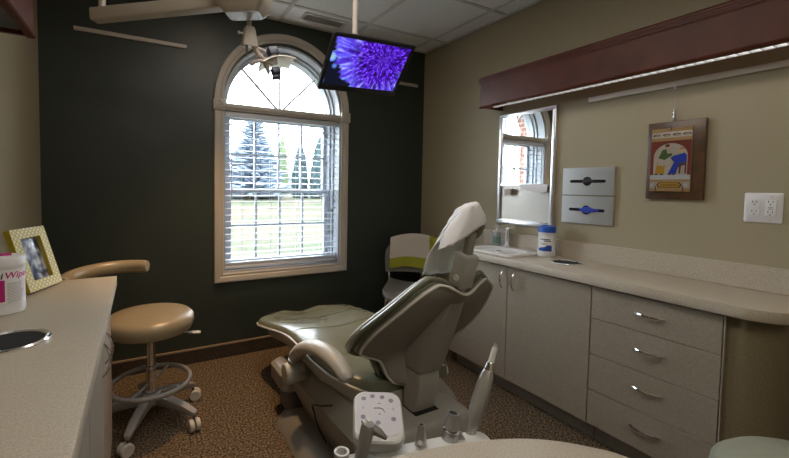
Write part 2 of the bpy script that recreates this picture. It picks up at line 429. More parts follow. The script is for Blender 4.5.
# ------------------------------------------------------------------ window
win = struct('window_1', (WXC, D, WZ0))
CW = 0.064; CO0, CO1, COB = 0.453, 1.502, 0.543
def casing_profile(w0):      # (distance from opening, projection from wall)
    return [(0, 0), (0, .016), (.006, .020), (.018, .017), (.026, .023), (.050, .026), (.060, .024), (.064, .016), (.064, 0)]
PR = casing_profile(CW)
def casing_bar(p0, p1, dout, m0, m1):
    """profile swept from p0 to p1 (x,z on the wall), widening outwards by m0/m1 per metre at its ends (mitres)"""
    p0 = Vector((p0[0], 0, p0[1])); p1 = Vector((p1[0], 0, p1[1])); d = (p1 - p0).normalized(); o = Vector((dout[0], 0, dout[1]))
    return B().loft([[p0 + o * a - d * a * m0 + Vector((0, D - e, 0)) for a, e in PR], [p1 + o * a + d * a * m1 + Vector((0, D - e, 0)) for a, e in PR]])
casing_bar((WX0, WZ0), (WX0, 1.745), (-1, 0), 1, 0).build('casing_side', 'trim_cream', win)
casing_bar((WX1, WZ0), (WX1, 1.745), (1, 0), 1, 0).build('casing_side', 'trim_cream', win)
casing_bar((WX0, WZ0), (WX1, WZ0), (0, -1), 1, 1).build('casing_bottom', 'trim_cream', win)
n = 40
B().loft([[Vector((WXC + (WR + a) * math.cos(math.pi * k / n), D - e, 1.822 + (WR + a) * math.sin(math.pi * k / n))) for a, e in PR] for k in range(n + 1)]).build('casing_arch', 'trim_cream', win)
for x0 in (WX0 - CW - .007, WX1 - .007):
    r = B().box(x0, x0 + CW + .014, D - .032, D, 1.745, 1.822).build('rosette_block', 'trim_cream', win, bevel=.003)
    B().lathe([(.026, 0), (.026, .004), (.022, .006), (.018, .003), (.012, .003), (.009, .006), (.0, .007)], (x0 + CW / 2 + .007, D - .032, 1.784), 20, (0, -1, 0)).build('rosette', 'trim_cream', r, smooth=True)
# transom bar
b = B(); b.box(WX0, WX1, D - .012, D + .16, 1.752, 1.80); b.box(WX0, WX1, D - .022, D - .010, 1.765, 1.792)
b.build('transom_bar', 'trim_cream', win, bevel=.003)
# jamb liner
A = [(WX1, WZ0)] + [(WXC + WR * math.cos(math.pi * k / 28), WZA + WR * math.sin(math.pi * k / 28)) for k in range(29)] + [(WX0, WZ0)]
def inset(p, e):
    x, z = p
    if z <= WZA + 1e-6: return (x - e if x > WXC else x + e, z + (e if z <= WZ0 + 1e-6 else 0))
    v = Vector((x - WXC, z - WZA)); return (WXC + v.x * (1 - e / WR), WZA + v.y * (1 - e / WR))
def ring(e0, e1, y0, y1):
    return B().loft([[Vector((*inset(p, e0), 0)).xzy + Vector((0, y0, 0)), Vector((*inset(p, e0), 0)).xzy + Vector((0, y1, 0)),
                      Vector((*inset(p, e1), 0)).xzy + Vector((0, y1, 0)), Vector((*inset(p, e1), 0)).xzy + Vector((0, y0, 0))] for p in A], closed=True)
ring(0, .014, D - .002, D + TW).build('jamb', 'window_white', win)
ring(.014, .030, D + .085, D + TW).build('stop', 'window_white', win)
ring(.030, .046, D + .115, D + TW).build('outer_frame', 'window_white', win)
GY = D + .165
def sash(nm, x0, x1, z0, z1, yc, rows, cols=4, st=.034):
    f = B().box(x0, x1, yc - .016, yc + .016, z0, z0 + st).box(x0, x1, yc - .016, yc + .016, z1 - st, z1)
    f.box(x0, x0 + st, yc - .016, yc + .016, z0 + st, z1 - st).box(x1 - st, x1, yc - .016, yc + .016, z0 + st, z1 - st)
    s_ = f.build(nm, 'window_white', win)
    B().box(x0 + st, x1 - st, yc - .003, yc + .003, z0 + st, z1 - st).build('pane', 'window_glass', s_)
    for k in range(1, cols):
        x = x0 + st + (x1 - x0 - 2 * st) * k / cols
        B().box(x - .008, x + .008, yc - .010, yc + .009, z0 + st, z1 - st).build('muntin', 'window_white', s_)
    for k in range(1, rows):
        z = z0 + st + (z1 - z0 - 2 * st) * k / rows
        B().box(x0 + st, x1 - st, yc - .009, yc + .008, z - .008, z + .008).build('muntin', 'window_white', s_)
IX0, IX1 = WX0 + .046, WX1 - .046
sash('lower_sash', IX0, IX1, WZ0 + .046, 1.205, GY - .018, 2)
sash('upper_sash', IX0, IX1, 1.175, 1.752, GY + .018, 2)
b = B(); b.box(WXC - .03, WXC + .03, GY - .045, GY - .030, 1.205, 1.218); b.build('sash_lock', 'window_white', win, bevel=.003)
# arched fan light
n = 28; R2 = WR - .046
arc = [(WXC + R2 * math.cos(math.pi * k / n), WZA + R2 * math.sin(math.pi * k / n)) for k in range(n + 1)]
B().prism([(x, z) for x, z in arc], (0, GY - .003, 0), (1, 0, 0), (0, 0, 1), (0, .006, 0)).build('fan_pane', 'window_glass', win)
for a in (45, 90, 135):
    d = Vector((math.cos(math.radians(a)), 0, math.sin(math.radians(a)))); s_ = Vector((-d.z, 0, d.x))
    c0 = Vector((WXC, GY, WZA + .004)) + d * .01; c1 = Vector((WXC, GY, WZA + .004)) + d * (R2 - .002)
    B().obox((c0 + c1) / 2, d, s_, (0, 1, 0), (c1 - c0).length / 2, .0075, .009).build('fan_muntin', 'window_white', win)

# ------------------------------------------------------------------ blind
bl = thing('window_blind', 'open white horizontal slat blind hanging in the arched window', 'blind', (WXC, D + .045, WZ0))
BX0, BX1, BY = WX0 + .018, WX1 - .018, D + .045
B().box(BX0, BX1, BY - .028, BY + .028, 1.715, 1.750).build('head_rail', 'blind_white', bl, bevel=.003)
B().box(BX0, BX1, BY - .036, BY - .029, 1.712, 1.750).build('valance', 'blind_white', bl, bevel=.002)
B().box(BX0, BX1, BY - .026, BY + .026, .628, .646).build('bottom_rail', 'blind_white', bl, bevel=.005)
pitch = 0.0463; z = .690; slat0 = None
while z < 1.69:
    if slat0 is None:
        F = []; K = []
        for x in (BX0 + .002, BX1 - .002):
            F.append([Vector((x, BY + q, z + .0035 * (1 - (q / .018) ** 2) + q * .04)) for q in (-.018, -.009, 0, .009, .018)])
            K.append([p - Vector((0, 0, .0025)) for p in F[-1]])
        slat0 = B().slab(F, K).build('slat', 'blind_white', bl, smooth=True); z0 = z
    else:
        c_ = slat0.copy(); C.objects.link(c_); c_.parent = bl; c_.location = slat0.location + Vector((0, 0, z - z0))
    z += pitch
for z in (.652, .660, .668):
    c_ = slat0.copy(); C.objects.link(c_); c_.parent = bl; c_.location = slat0.location + Vector((0, 0, z - z0))
for fx in (.14, .38, .62, .86):
    x = BX0 + (BX1 - BX0) * fx
    B().tube([(x, BY - .027, .64), (x, BY - .027, 1.72)], .0011, 5).tube([(x, BY + .027, .64), (x, BY + .027, 1.72)], .0011, 5).build('ladder_cord', 'blind_white', bl)
B().tube([(BX0 + .04, BY - .045, 1.70), (BX0 + .04, BY - .048, 1.14)], .004, 8).build('tilt_wand', 'lamp_handle', bl)
b = B()
for dx in (0, .012): b.tube([(BX1 - .055 + dx, BY - .033, 1.70), (BX1 - .055 + dx, BY - .033, 1.05)], .0012, 5)
cd_ = b.build('pull_cord', 'blind_white', bl)
for dx in (0, .012): B().lathe([(.002, .0), (.005, -.004), (.006, -.022), (.0, -.024)], (BX1 - .055 + dx, BY - .033, 1.05), 8).build('tassel', 'toe_kick', cd_)

# ------------------------------------------------------------------ outdoors
tag(B().box(-80, 120, D + TW + .12, 160, -.40, -.30).build('ground', 'lawn'), kind='structure')
def spruce(x, y, h, r, label, m, nw=26, seed=1, name='spruce_tree', droop=.25, gap=.06):
    rnd = random.Random(seed)
    t = thing(name, label, 'tree', (x, y, -.3), 'trees beyond the lawn')
    B().tube([(x, y, -.3), (x, y, h * .5 - .3), (x, y, h * .97 - .3)], [h * .018, h * .012, h * .003], 8).build('trunk', 'bark', t)
    b = B()
    for i in range(nw):
        f = i / nw; z = -.3 + h * (gap + (1 - gap) * f); rr = r * (1 - f) ** .82 * rnd.uniform(.82, 1.12) + .04
        k = max(9, int(26 * (1 - f)))
        for j in range(k):
            a = 2 * math.pi * (j + rnd.random()) / k; ln = rr * rnd.uniform(.75, 1.15)
            d = Vector((math.cos(a), math.sin(a), 0)); s_ = Vector((-d.y, d.x, 0)); o = Vector((x, y, z + rnd.uniform(-.1, .1)))
            wv = ln * .15 + .05; pts = []
            for q, (u, wf) in enumerate(((0, .3), (.35, 1), (.7, .8), (1, .12))):
                c_ = o + d * ln * u + Vector((0, 0, -droop * ln * u + .10 * ln * u * u * (1.4 if rnd.random() > .5 else .8)))
                pts.append((c_ - s_ * wv * wf + Vector((0, 0, -.06 * ln * wf)), c_ + Vector((0, 0, .05 * ln * wf)), c_ + s_ * wv * wf + Vector((0, 0, -.06 * ln * wf)), c_ + Vector((0, 0, -.13 * ln * wf - .02))))
            b.loft([list(p) for p in pts])
    b.build('foliage', m, t)
def px_ground(px, py, z=-.3):
    d = fw + rt * (px - CXP) / FPX - up * (py - CYP) / FPX; k = (z - CAM.z) / d.z; return CAM + d * k
def cedar(x, y, h, r, label, m, seed):
    rnd = random.Random(seed)
    t = thing('cedar_tree', label, 'tree', (x, y, -.3), 'trees beyond the lawn')
    B().tube([(x, y, -.3), (x, y, h * .8)], [.14, .03], 8).build('trunk', 'bark', t)
    b = B()
    for i in range(520):
        f = rnd.random(); z = -.3 + h * f * .94; rr = r * (1 - f ** 2.2) ** .8 * rnd.uniform(.75, 1.05) + .05; a = rnd.random() * 6.283
        c_ = Vector((x + rr * math.cos(a), y + rr * math.sin(a), z)); d = Vector((math.cos(a), math.sin(a), 0)); s_ = Vector((-d.y, d.x, 0))
        hh = h * .075 * rnd.uniform(.7, 1.3); ww = .28 * rnd.uniform(.7, 1.3)
        b.loft([[c_ + s_ * ww - d * .2, c_ + d * .1, c_ - s_ * ww - d * .2, c_ - d * .35], [c_ + s_ * ww * .8 + d * .02 + Vector((0, 0, hh * .6)), c_ + d * .16 + Vector((0, 0, hh * .6)), c_ - s_ * ww * .8 + d * .02 + Vector((0, 0, hh * .6)), c_ - d * .3 + Vector((0, 0, hh * .6))],
                [c_ + s_ * .03 + Vector((0, 0, hh * 1.6)), c_ + d * .05 + Vector((0, 0, hh * 1.6)), c_ - s_ * .03 + Vector((0, 0, hh * 1.6)), c_ - d * .05 + Vector((0, 0, hh * 1.6))]])
    b.build('foliage', m, t)
p = px_ground(254, 199); spruce(p.x, p.y, 10.4, 3.9, 'large blue spruce beyond the lawn, tallest of the trees', 'spruce_blue', 46, 3, 'spruce_tree', .12)
p = px_ground(303, 198); cedar(p.x - .4, p.y, 6.4, .95, 'shorter narrow dark green cedar beside a taller cedar', 'cedar_green', 4)
p = px_ground(313, 198); cedar(p.x - .2, p.y - 2.4, 6.9, 1.1, 'taller narrow dark green cedar beyond the lawn', 'cedar_green', 5)
p = px_ground(334, 199); spruce(p.x + 3.0, p.y + 9, 9.8, 2.2, 'smaller blue spruce behind the right window jamb', 'spruce_blue', 24, 6)
p = px_ground(218, 199); spruce(p.x - 1.2, p.y + 5, 9.8, 1.7, 'light green conifer behind the left window jamb', 'leaf_green', 22, 8, 'conifer_tree')
p = px_ground(283, 197); cedar(p.x + 2.6, p.y + 8, 8.6, .8, 'thin yellow green tree between spruce and cedars', 'leaf_green', 9)
p = px_ground(294, 196.5)
t = thing('far_house', 'pale far house between the spruce and cedars', 'house', (p.x + 5, p.y + 20, -.3))
B().box(p.x + 3, p.x + 9.5, p.y + 20, p.y + 27, -.3, 2.6).build('house_wall', 'far_haze_house', t)
B().prism([(0, 0), (7.1, 0), (3.55, 2.0)], (p.x + 2.7, p.y + 19.7, 2.6), (1, 0, 0), (0, 0, 1), (0, 7.6, 0)).build('roof', 'far_haze_house', t)

# ------------------------------------------------------------------ picture rails
tag(B().box(-.334, .282, D - .014, D, 2.124, 2.149).build('picture_rail', 'trim_cream', bevel=.002), 'long cream picture rail on the dark green wall left of the window', 'rail')
tag(B().box(1.62, 2.197, D - .014, D, 2.124, 2.149).build('picture_rail', 'trim_cream', bevel=.002), 'short cream picture rail behind the hanging monitor', 'rail')
pr = thing('picture_rail', 'cream picture rail under the wooden valance on the beige wall', 'rail', (W, .6, 1.733))
B().box(W - .014, W, -.35, 1.325, 1.733, 1.760).build('rail_bar', 'rail_lit', pr, bevel=.002)
B().box(W - .018, W - .012, .912, .922, 1.722, 1.740).build('rail_clip', 'white_plastic', pr)

# ------------------------------------------------------------------ wooden light valances
def valance(name, label, xw, sx, y0, y1, depth, zb, zt, lens='valance_lens'):
    """xw wall plane, sx = +1 when the room lies towards +x"""
    X = lambda d: xw + sx * d
    t = thing(name, label, 'light valance', (X(depth / 2), (y0 + y1) / 2, zb))
    def ext(prof, nm, m, ya=y0, yb=y1): return B().loft([[Vector((X(d), ya, z)) for d, z in prof], [Vector((X(d), yb, z)) for d, z in prof]]).build(nm, m, t)
    ext([(depth - .018, zb), (depth - .018, zt - .01), (depth, zt - .01), (depth, zb)], 'fascia', 'cherry_wood')
    ext([(depth, zb - .004), (depth - .022, zb - .004), (depth - .022, zb + .004), (depth + .003, zb + .010), (depth + .006, zb + .004), (depth + .004, zb)], 'bottom_bead', 'cherry_wood', y0, y1 + .004)
    c = [(depth - .018, zt - .040), (depth + .002, zt - .040), (depth + .003, zt - .034), (depth + .006, zt - .033), (depth + .006, zt - .025), (depth + .010, zt - .024), (depth + .010, zt - .016), (depth + .014, zt - .015), (depth + .014, zt - .006), (depth + .017, zt), (depth - .018, zt)]
    ext(c, 'crown', 'cherry_wood', y0, y1 + .012)
    B().box(min(X(0), X(depth - .018)), max(X(0), X(depth - .018)), y0, y1, zt - .022, zt - .008).build('top_board', 'cherry_wood', t)
    B().box(min(X(0), X(depth - .018)), max(X(0), X(depth - .018)), y1 - .018, y1, zb, zt - .022).build('end_board', 'cherry_wood', t)
    a, c_ = sorted((X(depth - .092), X(depth - .030)))
    B().box(a, c_, y0, y1 - .03, zb + .030, zb + .036).build('light_lens', lens, t)
    fr0, fr1 = (.026, .004) if sx > 0 else (.004, .026)
    lv = B().box(a - .008, a, y0, y1 - .03, zb + fr1, zb + .05).box(c_, c_ + .008, y0, y1 - .03, zb + fr0, zb + .05).build('louvre_frame', 'aluminium', t)
    k = 0; y = y1 - .05; f0 = None
    while y > max(y0, -.1):
        if f0 is None: f0 = B().box(a, c_, y - .0012, y + .0012, zb + .006, zb + .026).build('louvre_blade', 'aluminium', lv); yy = y
        else:
            q = f0.copy(); C.objects.link(q); q.parent = lv; q.location = f0.location + Vector((0, y - yy, 0))
        y -= .035
valance('light_valance', 'cherry wood light valance with louvred strip above the mirror', W, -1, -.6, 1.944, .205, 1.785, 1.985)
valance('light_valance', 'cherry wood light valance on the left wall above the wipes tub', L, 1, -.6, 1.90, .150, 1.785, 1.985, 'diffuser_blue')

# ------------------------------------------------------------------ handles
def bow_handle(p0, p1, out, parent, r=.0056, h=.024):
    p0 = Vector(p0); p1 = Vector(p1); out = Vector(out)
    pts = [p0 + (p1 - p0) * k / 12 + out * h * math.sin(math.pi * k / 12) ** .7 for k in range(13)]
    return B().tube(pts, [r * (.75 + .35 * math.sin(math.pi * k / 12)) for k in range(13)], 8).build('handle', 'chrome', parent, smooth=True)

# ------------------------------------------------------------------ right run of cabinets
FX, CF, KX, CT, CB = 1.9068, 1.8797, 1.982, 0.8264, 0.7842
SY, SD, SR, SE = 1.0603, 1.5395, .588, 2.022
t = thing('sink_cabinet', 'taupe laminate sink cabinet with two doors below the mirror', 'cabinet', (2.1, 1.54, 0))
B().box(FX + .020, W - .002, SY + .003, SE, .10, CB).build('body', 'laminate_cabinet', t)
B().box(KX, W - .05, SY + .003, SE - .02, 0, .10).build('toe_kick', 'toe_kick', t)
for ya, yb, hy in ((SY + .003, SD - .0018, 1.489), (SD + .0018, SE, 1.568)):
    d = B().box(FX, FX + .019, ya, yb, .1035, .773).build('door', 'laminate_cabinet', t, bevel=.0012, seg=1)
    bow_handle((FX, hy, .752), (FX, hy, .640), (-1, 0, 0), d, .0062, .030)
t = thing('drawer_cabinet', 'taupe laminate cabinet with four stacked drawers', 'cabinet', (2.1, .82, 0))
B().box(FX + .020, W - .002, SR - .0, SY, .10, CB).build('body', 'laminate_cabinet', t)
B().box(KX, W - .05, SR + .0, SY, 0, .10).build('toe_kick', 'toe_kick', t)
zz = [.1035, .2744, .4486, .6229, .773]
for k in range(4):
    d = B().box(FX, FX + .019, SR, SY - .0018, zz[k] + .0015, zz[k + 1] - .0015).build('drawer_front', 'laminate_cabinet', t, bevel=.0012, seg=1)
    hz = (.204, .379, .547, .703)[k]
    bow_handle((FX, .878, hz), (FX, .762, hz), (-1, 0, 0), d)
# rounded end unit
t = thing('end_cabinet', 'olive brown curved end panel beside the drawers', 'cabinet', (2.1, .5, 0))
pl = [(W - .002, SR - .004), (FX + .012, SR - .004)] + [(FX + .012 + .10 * (1 - math.cos(math.radians(a))), .555 - .10 * math.sin(math.radians(a))) for a in range(0, 91, 9)] + [(W - .002, .455)]
B().prism(pl, (0, 0, .10), (1, 0, 0), (0, 1, 0), (0, 0, CB - .10)).build('curved_panel', 'laminate_olive', t, smooth=True)
B().box(FX - .002, FX + .016, SR - .008, SR - .004, .10, CB - .002).build('edge_strip', 'toe_kick', t)
B().box(KX + .02, W - .05, .48, SR - .008, 0, .10).build('toe_kick', 'toe_kick', t)
# worktop, with cut-outs approximated by inset objects standing proud
t = thing('worktop', 'speckled beige laminate worktop with splashback along the beige wall', 'worktop', (2.1, 1.2, CB))
pl = [(W - .001, 2.045), (CF, 2.045), (CF, .56)] + [(CF - .004 + .11 * (1 - math.cos(math.radians(a))) , .545 - .125 * math.sin(math.radians(a))) for a in range(6, 91, 7)] + [(W - .001, .42)]
B().prism(pl, (0, 0, CB), (1, 0, 0), (0, 1, 0), (0, 0, CT - CB)).build('counter', 'laminate_counter', t, bevel=.0025, seg=2)
B().box(W - .019, W - .001, .42, 2.045, CT, .929).build('splashback', 'laminate_counter', t, bevel=.002, seg=1)

# sink
t = thing('sink', 'white ceramic drop-in sink beneath the mirror', 'sink', (2.075, 1.73, CT))
def rloop(x0, x1, y0, y1, r, z): return [Vector((a, c_, z)) for a, c_ in rrect(x0, x1, y0, y1, r)]
B().loft([rloop(1.925, 2.235, 1.545, 1.925, .05, CT), rloop(1.925, 2.235, 1.545, 1.925, .05, CT + .010), rloop(1.935, 2.225, 1.555, 1.915, .05, CT + .014), rloop(1.950, 2.170, 1.575, 1.895, .06, CT + .012),
          rloop(1.955, 2.165, 1.580, 1.890, .06, CT + .004), rloop(1.962, 2.158, 1.590, 1.880, .06, CT + .001)], cap=True).build('basin', 'white_ceramic', t, smooth=True)
B().lathe([(.020, 0), (.020, .002), (.013, .0025), (.0, .001)], (2.06, 1.735, CT + .001), 16).build('drain', 'chrome', t, smooth=True)
t = thing('faucet', 'chrome single faucet behind the white sink', 'faucet', (2.215, 1.80, CT + .013))
B().lathe([(.022, 0), (.022, .012), (.015, .018), (.013, .10), (.014, .125)], (2.215, 1.80, CT + .013), 16).build('post', 'chrome', t, smooth=True)
B().tube(bez([(2.215, 1.80, .945), (2.17, 1.815, .950), (2.12, 1.83, .946), (2.10, 1.835, .932)], 6), .0085, 10).build('spout', 'chrome', t, smooth=True)
b = B(); b.sphere((2.215, 1.80, .962), .016, .016, .012, 12, 8); b.tube([(2.215, 1.795, .965), (2.20, 1.755, .972)], [.006, .008], 8); b.build('lever', 'chrome', t, smooth=True)
t = thing('soap_bottle', 'clear soap bottle with green label and white pump on the sink rim', 'bottle', (2.185, 1.865, CT + .013))
sx_, sy_, sz_ = 2.190, 1.868, CT + .014
B().lathe([(.026, 0), (.030, .004), (.030, .075), (.026, .088), (.012, .095)], (sx_, sy_, sz_), 20, sx=.75).build('bottle_body', 'soap_clear', t, smooth=True)
B().lathe([(.0305, .015), (.0305, .062)], (sx_, sy_, sz_), 20, sx=.75, cap=False).build('bottle_label', 'green_label', t, smooth=True)
pu = B().lathe([(.013, .093), (.013, .106), (.006, .108), (.005, .128), (.012, .130), (.012, .140), (.006, .143)], (sx_, sy_, sz_), 12).build('pump', 'white_plastic', t, smooth=True)
B().tube([(sx_, sy_, sz_ + .136), (sx_ - .03, sy_ - .01, sz_ + .134), (sx_ - .034, sy_ - .011, sz_ + .127)], .004, 8).build('nozzle', 'white_plastic', pu)

# wipes canister with blue lid
def on_cyl(o, r, vs, ang0):
    """wrap flat lettering (x along, y up) on a standing cylinder; ang0 = angle of x=0"""
    o = Vector(o); return [o + Vector((r * math.cos(ang0 + v.x / r), r * math.sin(ang0 + v.x / r), v.y)) for v in vs]
def strip(o, r, a0, a1, z0, z1, n=8, slope=0):
    G = [[Vector(o) + Vector((r * math.cos(a0 + (a1 - a0) * k / n), r * math.sin(a0 + (a1 - a0) * k / n), z + slope * k / n * (q == 1))) for k in range(n + 1)] for q, z in enumerate((z0, z1))]
    return G
bx, by = 2.185, 1.492; o = (bx, by, CT)
t = thing('wipes_canister', 'white wipes canister with blue lid beside the sink', 'canister', o)
B().lathe([(.046, 0), (.049, .004), (.049, .032), (.046, .044), (.0465, .134), (.048, .146), (.048, .156)], o, 28).build('tub', 'white_plastic', t, smooth=True)
l = B().lathe([(.0500, .148), (.0500, .178), (.047, .184), (.030, .186), (.028, .181)], o, 28).build('lid', 'blue_lid', t, smooth=True)
B().obox((bx - .008, by, CT + .187), (1, 0, 0), (0, 1, 0), (0, 0, 1), .022, .014, .005).build('lid_tab', 'blue_lid', l, bevel=.003)
va = math.atan2(-by, -bx)          # direction towards the viewer
lb = B().sheet(strip(o, .0494, va - .95, va + .75, .034, .128)).build('label', 'paper_white', t, smooth=True)
B().sheet(strip(o, .0500, va - .95, va + .60, .036, .052, slope=.02)).build('label_print', 'label_blue', lb, smooth=True)
b = B()
for k, (z_, a0, a1, hh) in enumerate(((.104, -.75, .35, .005), (.095, -.30, .50, .005), (.080, -.70, .05, .002), (.074, -.5, -.1, .002))): b.sheet(strip(o, .0498, va + a0, va + a1, z_, z_ + hh))
b.build('label_lines', 'ink_black', lb)
b = B().sheet(strip(o, .0498, va - .05, va + .45, .064, .072)); b.build('label_band', 'label_blue', lb)

# waste chute rings
def chute(name, label, cx, cy, r):
    t = thing(name, label, 'waste chute', (cx, cy, CT))
    B().lathe([(r, 0), (r, .004), (r - .004, .007), (r - .010, .006), (r - .013, .0015)], (cx, cy, CT), 40, cap=False).build('rim', 'chrome', t, smooth=True)
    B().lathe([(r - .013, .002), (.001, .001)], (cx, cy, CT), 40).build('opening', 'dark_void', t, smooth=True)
chute('waste_chute', 'chrome rimmed waste chute in the worktop beside the blue-lidded canister', 2.09, 1.303, .082)
chute('waste_chute', 'chrome rimmed waste chute in the worktop by the pink-labelled tub', -.292, 1.245, .083)

# mirror and towel unit
MY0, MY1, MZ0, MZ1 = 1.5094, 1.9354, .989, 1.750
t = thing('mirror_unit', 'stainless framed mirror with towel recess above the sink', 'mirror', (W, 1.72, MZ0))
fwid = .024
f = B()
for a in ((MY0, MY1, MZ0, MZ0 + fwid), (MY0, MY1, MZ1 - fwid, MZ1), (MY0, MY0 + fwid, MZ0 + fwid, MZ1 - fwid), (MY1 - fwid, MY1, MZ0 + fwid, MZ1 - fwid)): f.box(W - .022, W - .001, a[0], a[1], a[2], a[3])
f.build('frame', 'brushed_frame', t, bevel=.002)
MZM = 1.268
B().box(W - .014, W - .008, MY0 + fwid, MY1 - fwid, MZM, MZ1 - fwid).build('mirror_glass', 'mirror_glass', t)
B().box(W - .018, W - .006, MY0 + fwid, MY1 - fwid, MZM - .012, MZM).build('mirror_edge', 'chrome', t)
B().box(W - .006, W - .001, MY0 + fwid, MY1 - fwid, MZ0 + fwid, MZM - .012).build('recess_back', 'recess_steel', t)
B().box(W - .016, W - .006, MY0 + fwid, MY1 - fwid, MZ0 + fwid, MZ0 + fwid + .010).build('shelf', 'chrome', t)
b = B(); G = []
for i in range(9):
    v = i / 8; G.append([Vector((W - .024 - .012 * math.sin(3 * u + 2 * v) * .4 - .010 * v, MY0 + .035 + .20 * u, MZM - .004 - (.040 + .022 * math.sin(2.6 * u + .3)) * v * (1 - .5 * u * u))) for u in [k / 10 for k in range(11)]])
tag(B().slab(G, [[p + Vector((.002, 0, 0)) for p in r_] for r_ in G]).build('paper_towel', 'paper_white', smooth=True), 'white paper towel hanging out below the mirror', 'paper towel')
tag(B().lathe([(.024, 0), (.027, .045), (.025, .045), (.022, .003), (.0, .002)], (W - .036, 1.835, 1.188), 18).build('paper_cup', 'paper_white', smooth=True), 'small white paper cup hanging below the mirror', 'cup')

# glove dispensers
def dispenser(z0, z1, label, glove, gm, glabel):
    y0, y1 = 1.166, 1.4545
    t = thing('glove_dispenser', label, 'dispenser', (W, (y0 + y1) / 2, z0)); yc = (y0 + y1) / 2; zc = (z0 + z1) / 2
    # face with a slot: slot outline (wide bar with a round centre)
    hole = []
    for sy_, pts in ((1, 1),):
        for k in range(0, 9): a = math.radians(20 + 140 * k / 8); hole.append((.026 * math.cos(a), .026 * math.sin(a)))
        hole += [(-.095, .0085), (-.103, 0), (-.095, -.0085)]
        for k in range(0, 9): a = math.radians(200 + 140 * k / 8); hole.append((.026 * math.cos(a), .026 * math.sin(a)))
        hole += [(.095, -.0085), (.103, 0), (.095, .0085)]
    hw, hz = (y1 - y0) / 2, (z1 - z0) / 2
    def outer(p):
        s_ = max(abs(p[0]) / hw, abs(p[1]) / hz); return (p[0] / s_, p[1] / s_)
    # frame ring: match every slot point to the border, plus the four corners
    bm_pts = []
    for p in hole: bm_pts.append((p, outer(p)))
    n = len(hole); xf = W - .016
    b = B(); vs = [(xf, yc + p[0][0], zc + p[0][1]) for p in bm_pts] + [(xf, yc + p[1][0], zc + p[1][1]) for p in bm_pts]
    fs = []
    corners = {}
    for i in range(n):
        j = (i + 1) % n; a, c_ = bm_pts[i][1], bm_pts[j][1]; f_ = [i, j, n + j]
        # insert a corner when the border edge turns
        onv = lambda q: abs(abs(q[0]) - hw) < 1e-6
        if onv(a) != onv(c_):
            cy_ = math.copysign(hw, a[0] if onv(a) else c_[0]); cz_ = math.copysign(hz, c_[1] if onv(a) else a[1])
            vs.append((xf, yc + cy_, zc + cz_)); f_.append(len(vs) - 1)
        f_.append(n + i); fs.append(tuple(f_))
    b.add(vs, fs); b.add([(v[0] + .002, v[1], v[2]) for v in vs], [tuple(reversed(f_)) for f_ in fs])
    b.build('face_plate', 'steel', t)
    B().box(xf + .002, W - .001, y0, y0 + .002, z0, z1).box(xf + .002, W - .001, y1 - .002, y1, z0, z1).box(xf + .002, W - .001, y0, y1, z0, z0 + .002).box(xf + .002, W - .001, y0, y1, z1 - .002, z1).build('sides', 'steel', t)
    B().box(xf + .010, W - .004, y0 + .004, y1 - .004, z0 + .004, z1 - .004).build('glove_box', 'dark_void', t)
    g = B(); rnd = random.Random(int(z0 * 100))
    G = []
    for i in range(7):
        v = i / 6 * 2 - 1
        G.append([Vector((xf + .004 - .012 * (1 - u * u) * (1 - v * v) + rnd.uniform(-.003, .003), yc + glove[0] + glove[1] * u, zc + glove[2] * v * (1 - .6 * abs(u)))) for u in [k / 5 - 1 for k in range(11)]])
    tag(B().slab(G, [[p + Vector((.004, 0, 0)) for p in r_] for r_ in G]).build('glove', gm, smooth=True), glabel, 'glove')
dispenser(1.204, 1.361, 'upper of two stainless glove dispensers on the beige wall', (0.0, .030, .020), 'dark_glove', 'dark glove in the slot of the upper dispenser')
dispenser(1.039, 1.197, 'lower of two stainless glove dispensers on the beige wall', (-.012, .055, .022), 'blue_glove', 'bright blue glove in the slot of the lower dispenser')

# picture plaque
t = thing('wall_plaque', 'dark wooden plaque with painted ceramic tile hanging on the beige wall', 'picture', (W, .9, 1.19))
PY0, PY1, PZ0, PZ1 = .790, 1.017, 1.194, 1.568
xb = W - .022
B().box(xb, W - .002, PY0, PY1, PZ0, PZ1).build('board', 'walnut_board', t, bevel=.004)
ty0, ty1, tz0, tz1 = .836, .996, 1.232, 1.535
xt = xb - .007
tile = B().box(xt, xb, ty0, ty1, tz0, tz1).build('painted_tile', 'tile_cream', t, bevel=.002)
PA = [0]
def paint(poly, m):
    PA[0] += 1; x = xt - .0003 - .00008 * PA[0]
    # poly in tile coordinates: u 0..1 left to right as seen (left = larger y), v 0..1 upwards
    B().prism([(u, v) for u, v in poly], (x, ty1, tz0), (0, -(ty1 - ty0), 0), (0, 0, tz1 - tz0), (.00003, 0, 0)).build('painted_shape', m, tile)
R_ = lambda u0, u1, v0, v1: [(u0, v0), (u1, v0), (u1, v1), (u0, v1)]
E_ = lambda u, v, a, c_, n=14: [(u + a * math.cos(6.2832 * k / n), v + c_ * math.sin(6.2832 * k / n)) for k in range(n)]
paint(R_(0, 1, .94, 1), 'tile_tan'); paint(R_(0, 1, .80, .85), 'tile_tan')
for k in range(4): paint(E_(.13 + .25 * k, .895, .10, .020), 'tile_brown'); paint(E_(.14 + .25 * k, .892, .065, .010), 'tile_cream')
paint(R_(.0, 1, .25, .80), 'tile_red')
paint([(.08, .25), (.92, .25), (.92, .55)] + [(.5 + .42 * math.cos(math.pi * k / 14), .55 + .21 * math.sin(math.pi * k / 14)) for k in range(15)] + [(.08, .55)], 'tile_cream')
paint(R_(0, 1, .19, .26), 'ink_grey'); paint(R_(0, 1, .15, .185), 'tile_tan'); paint(R_(0, 1, 0, .05), 'tile_tan')
paint([(.13, .28), (.36, .28), (.38, .40), (.30, .50), (.18, .48)], 'tile_yellow'); paint([(.18, .42), (.34, .40), (.36, .52), (.22, .54)], 'tile_cream')
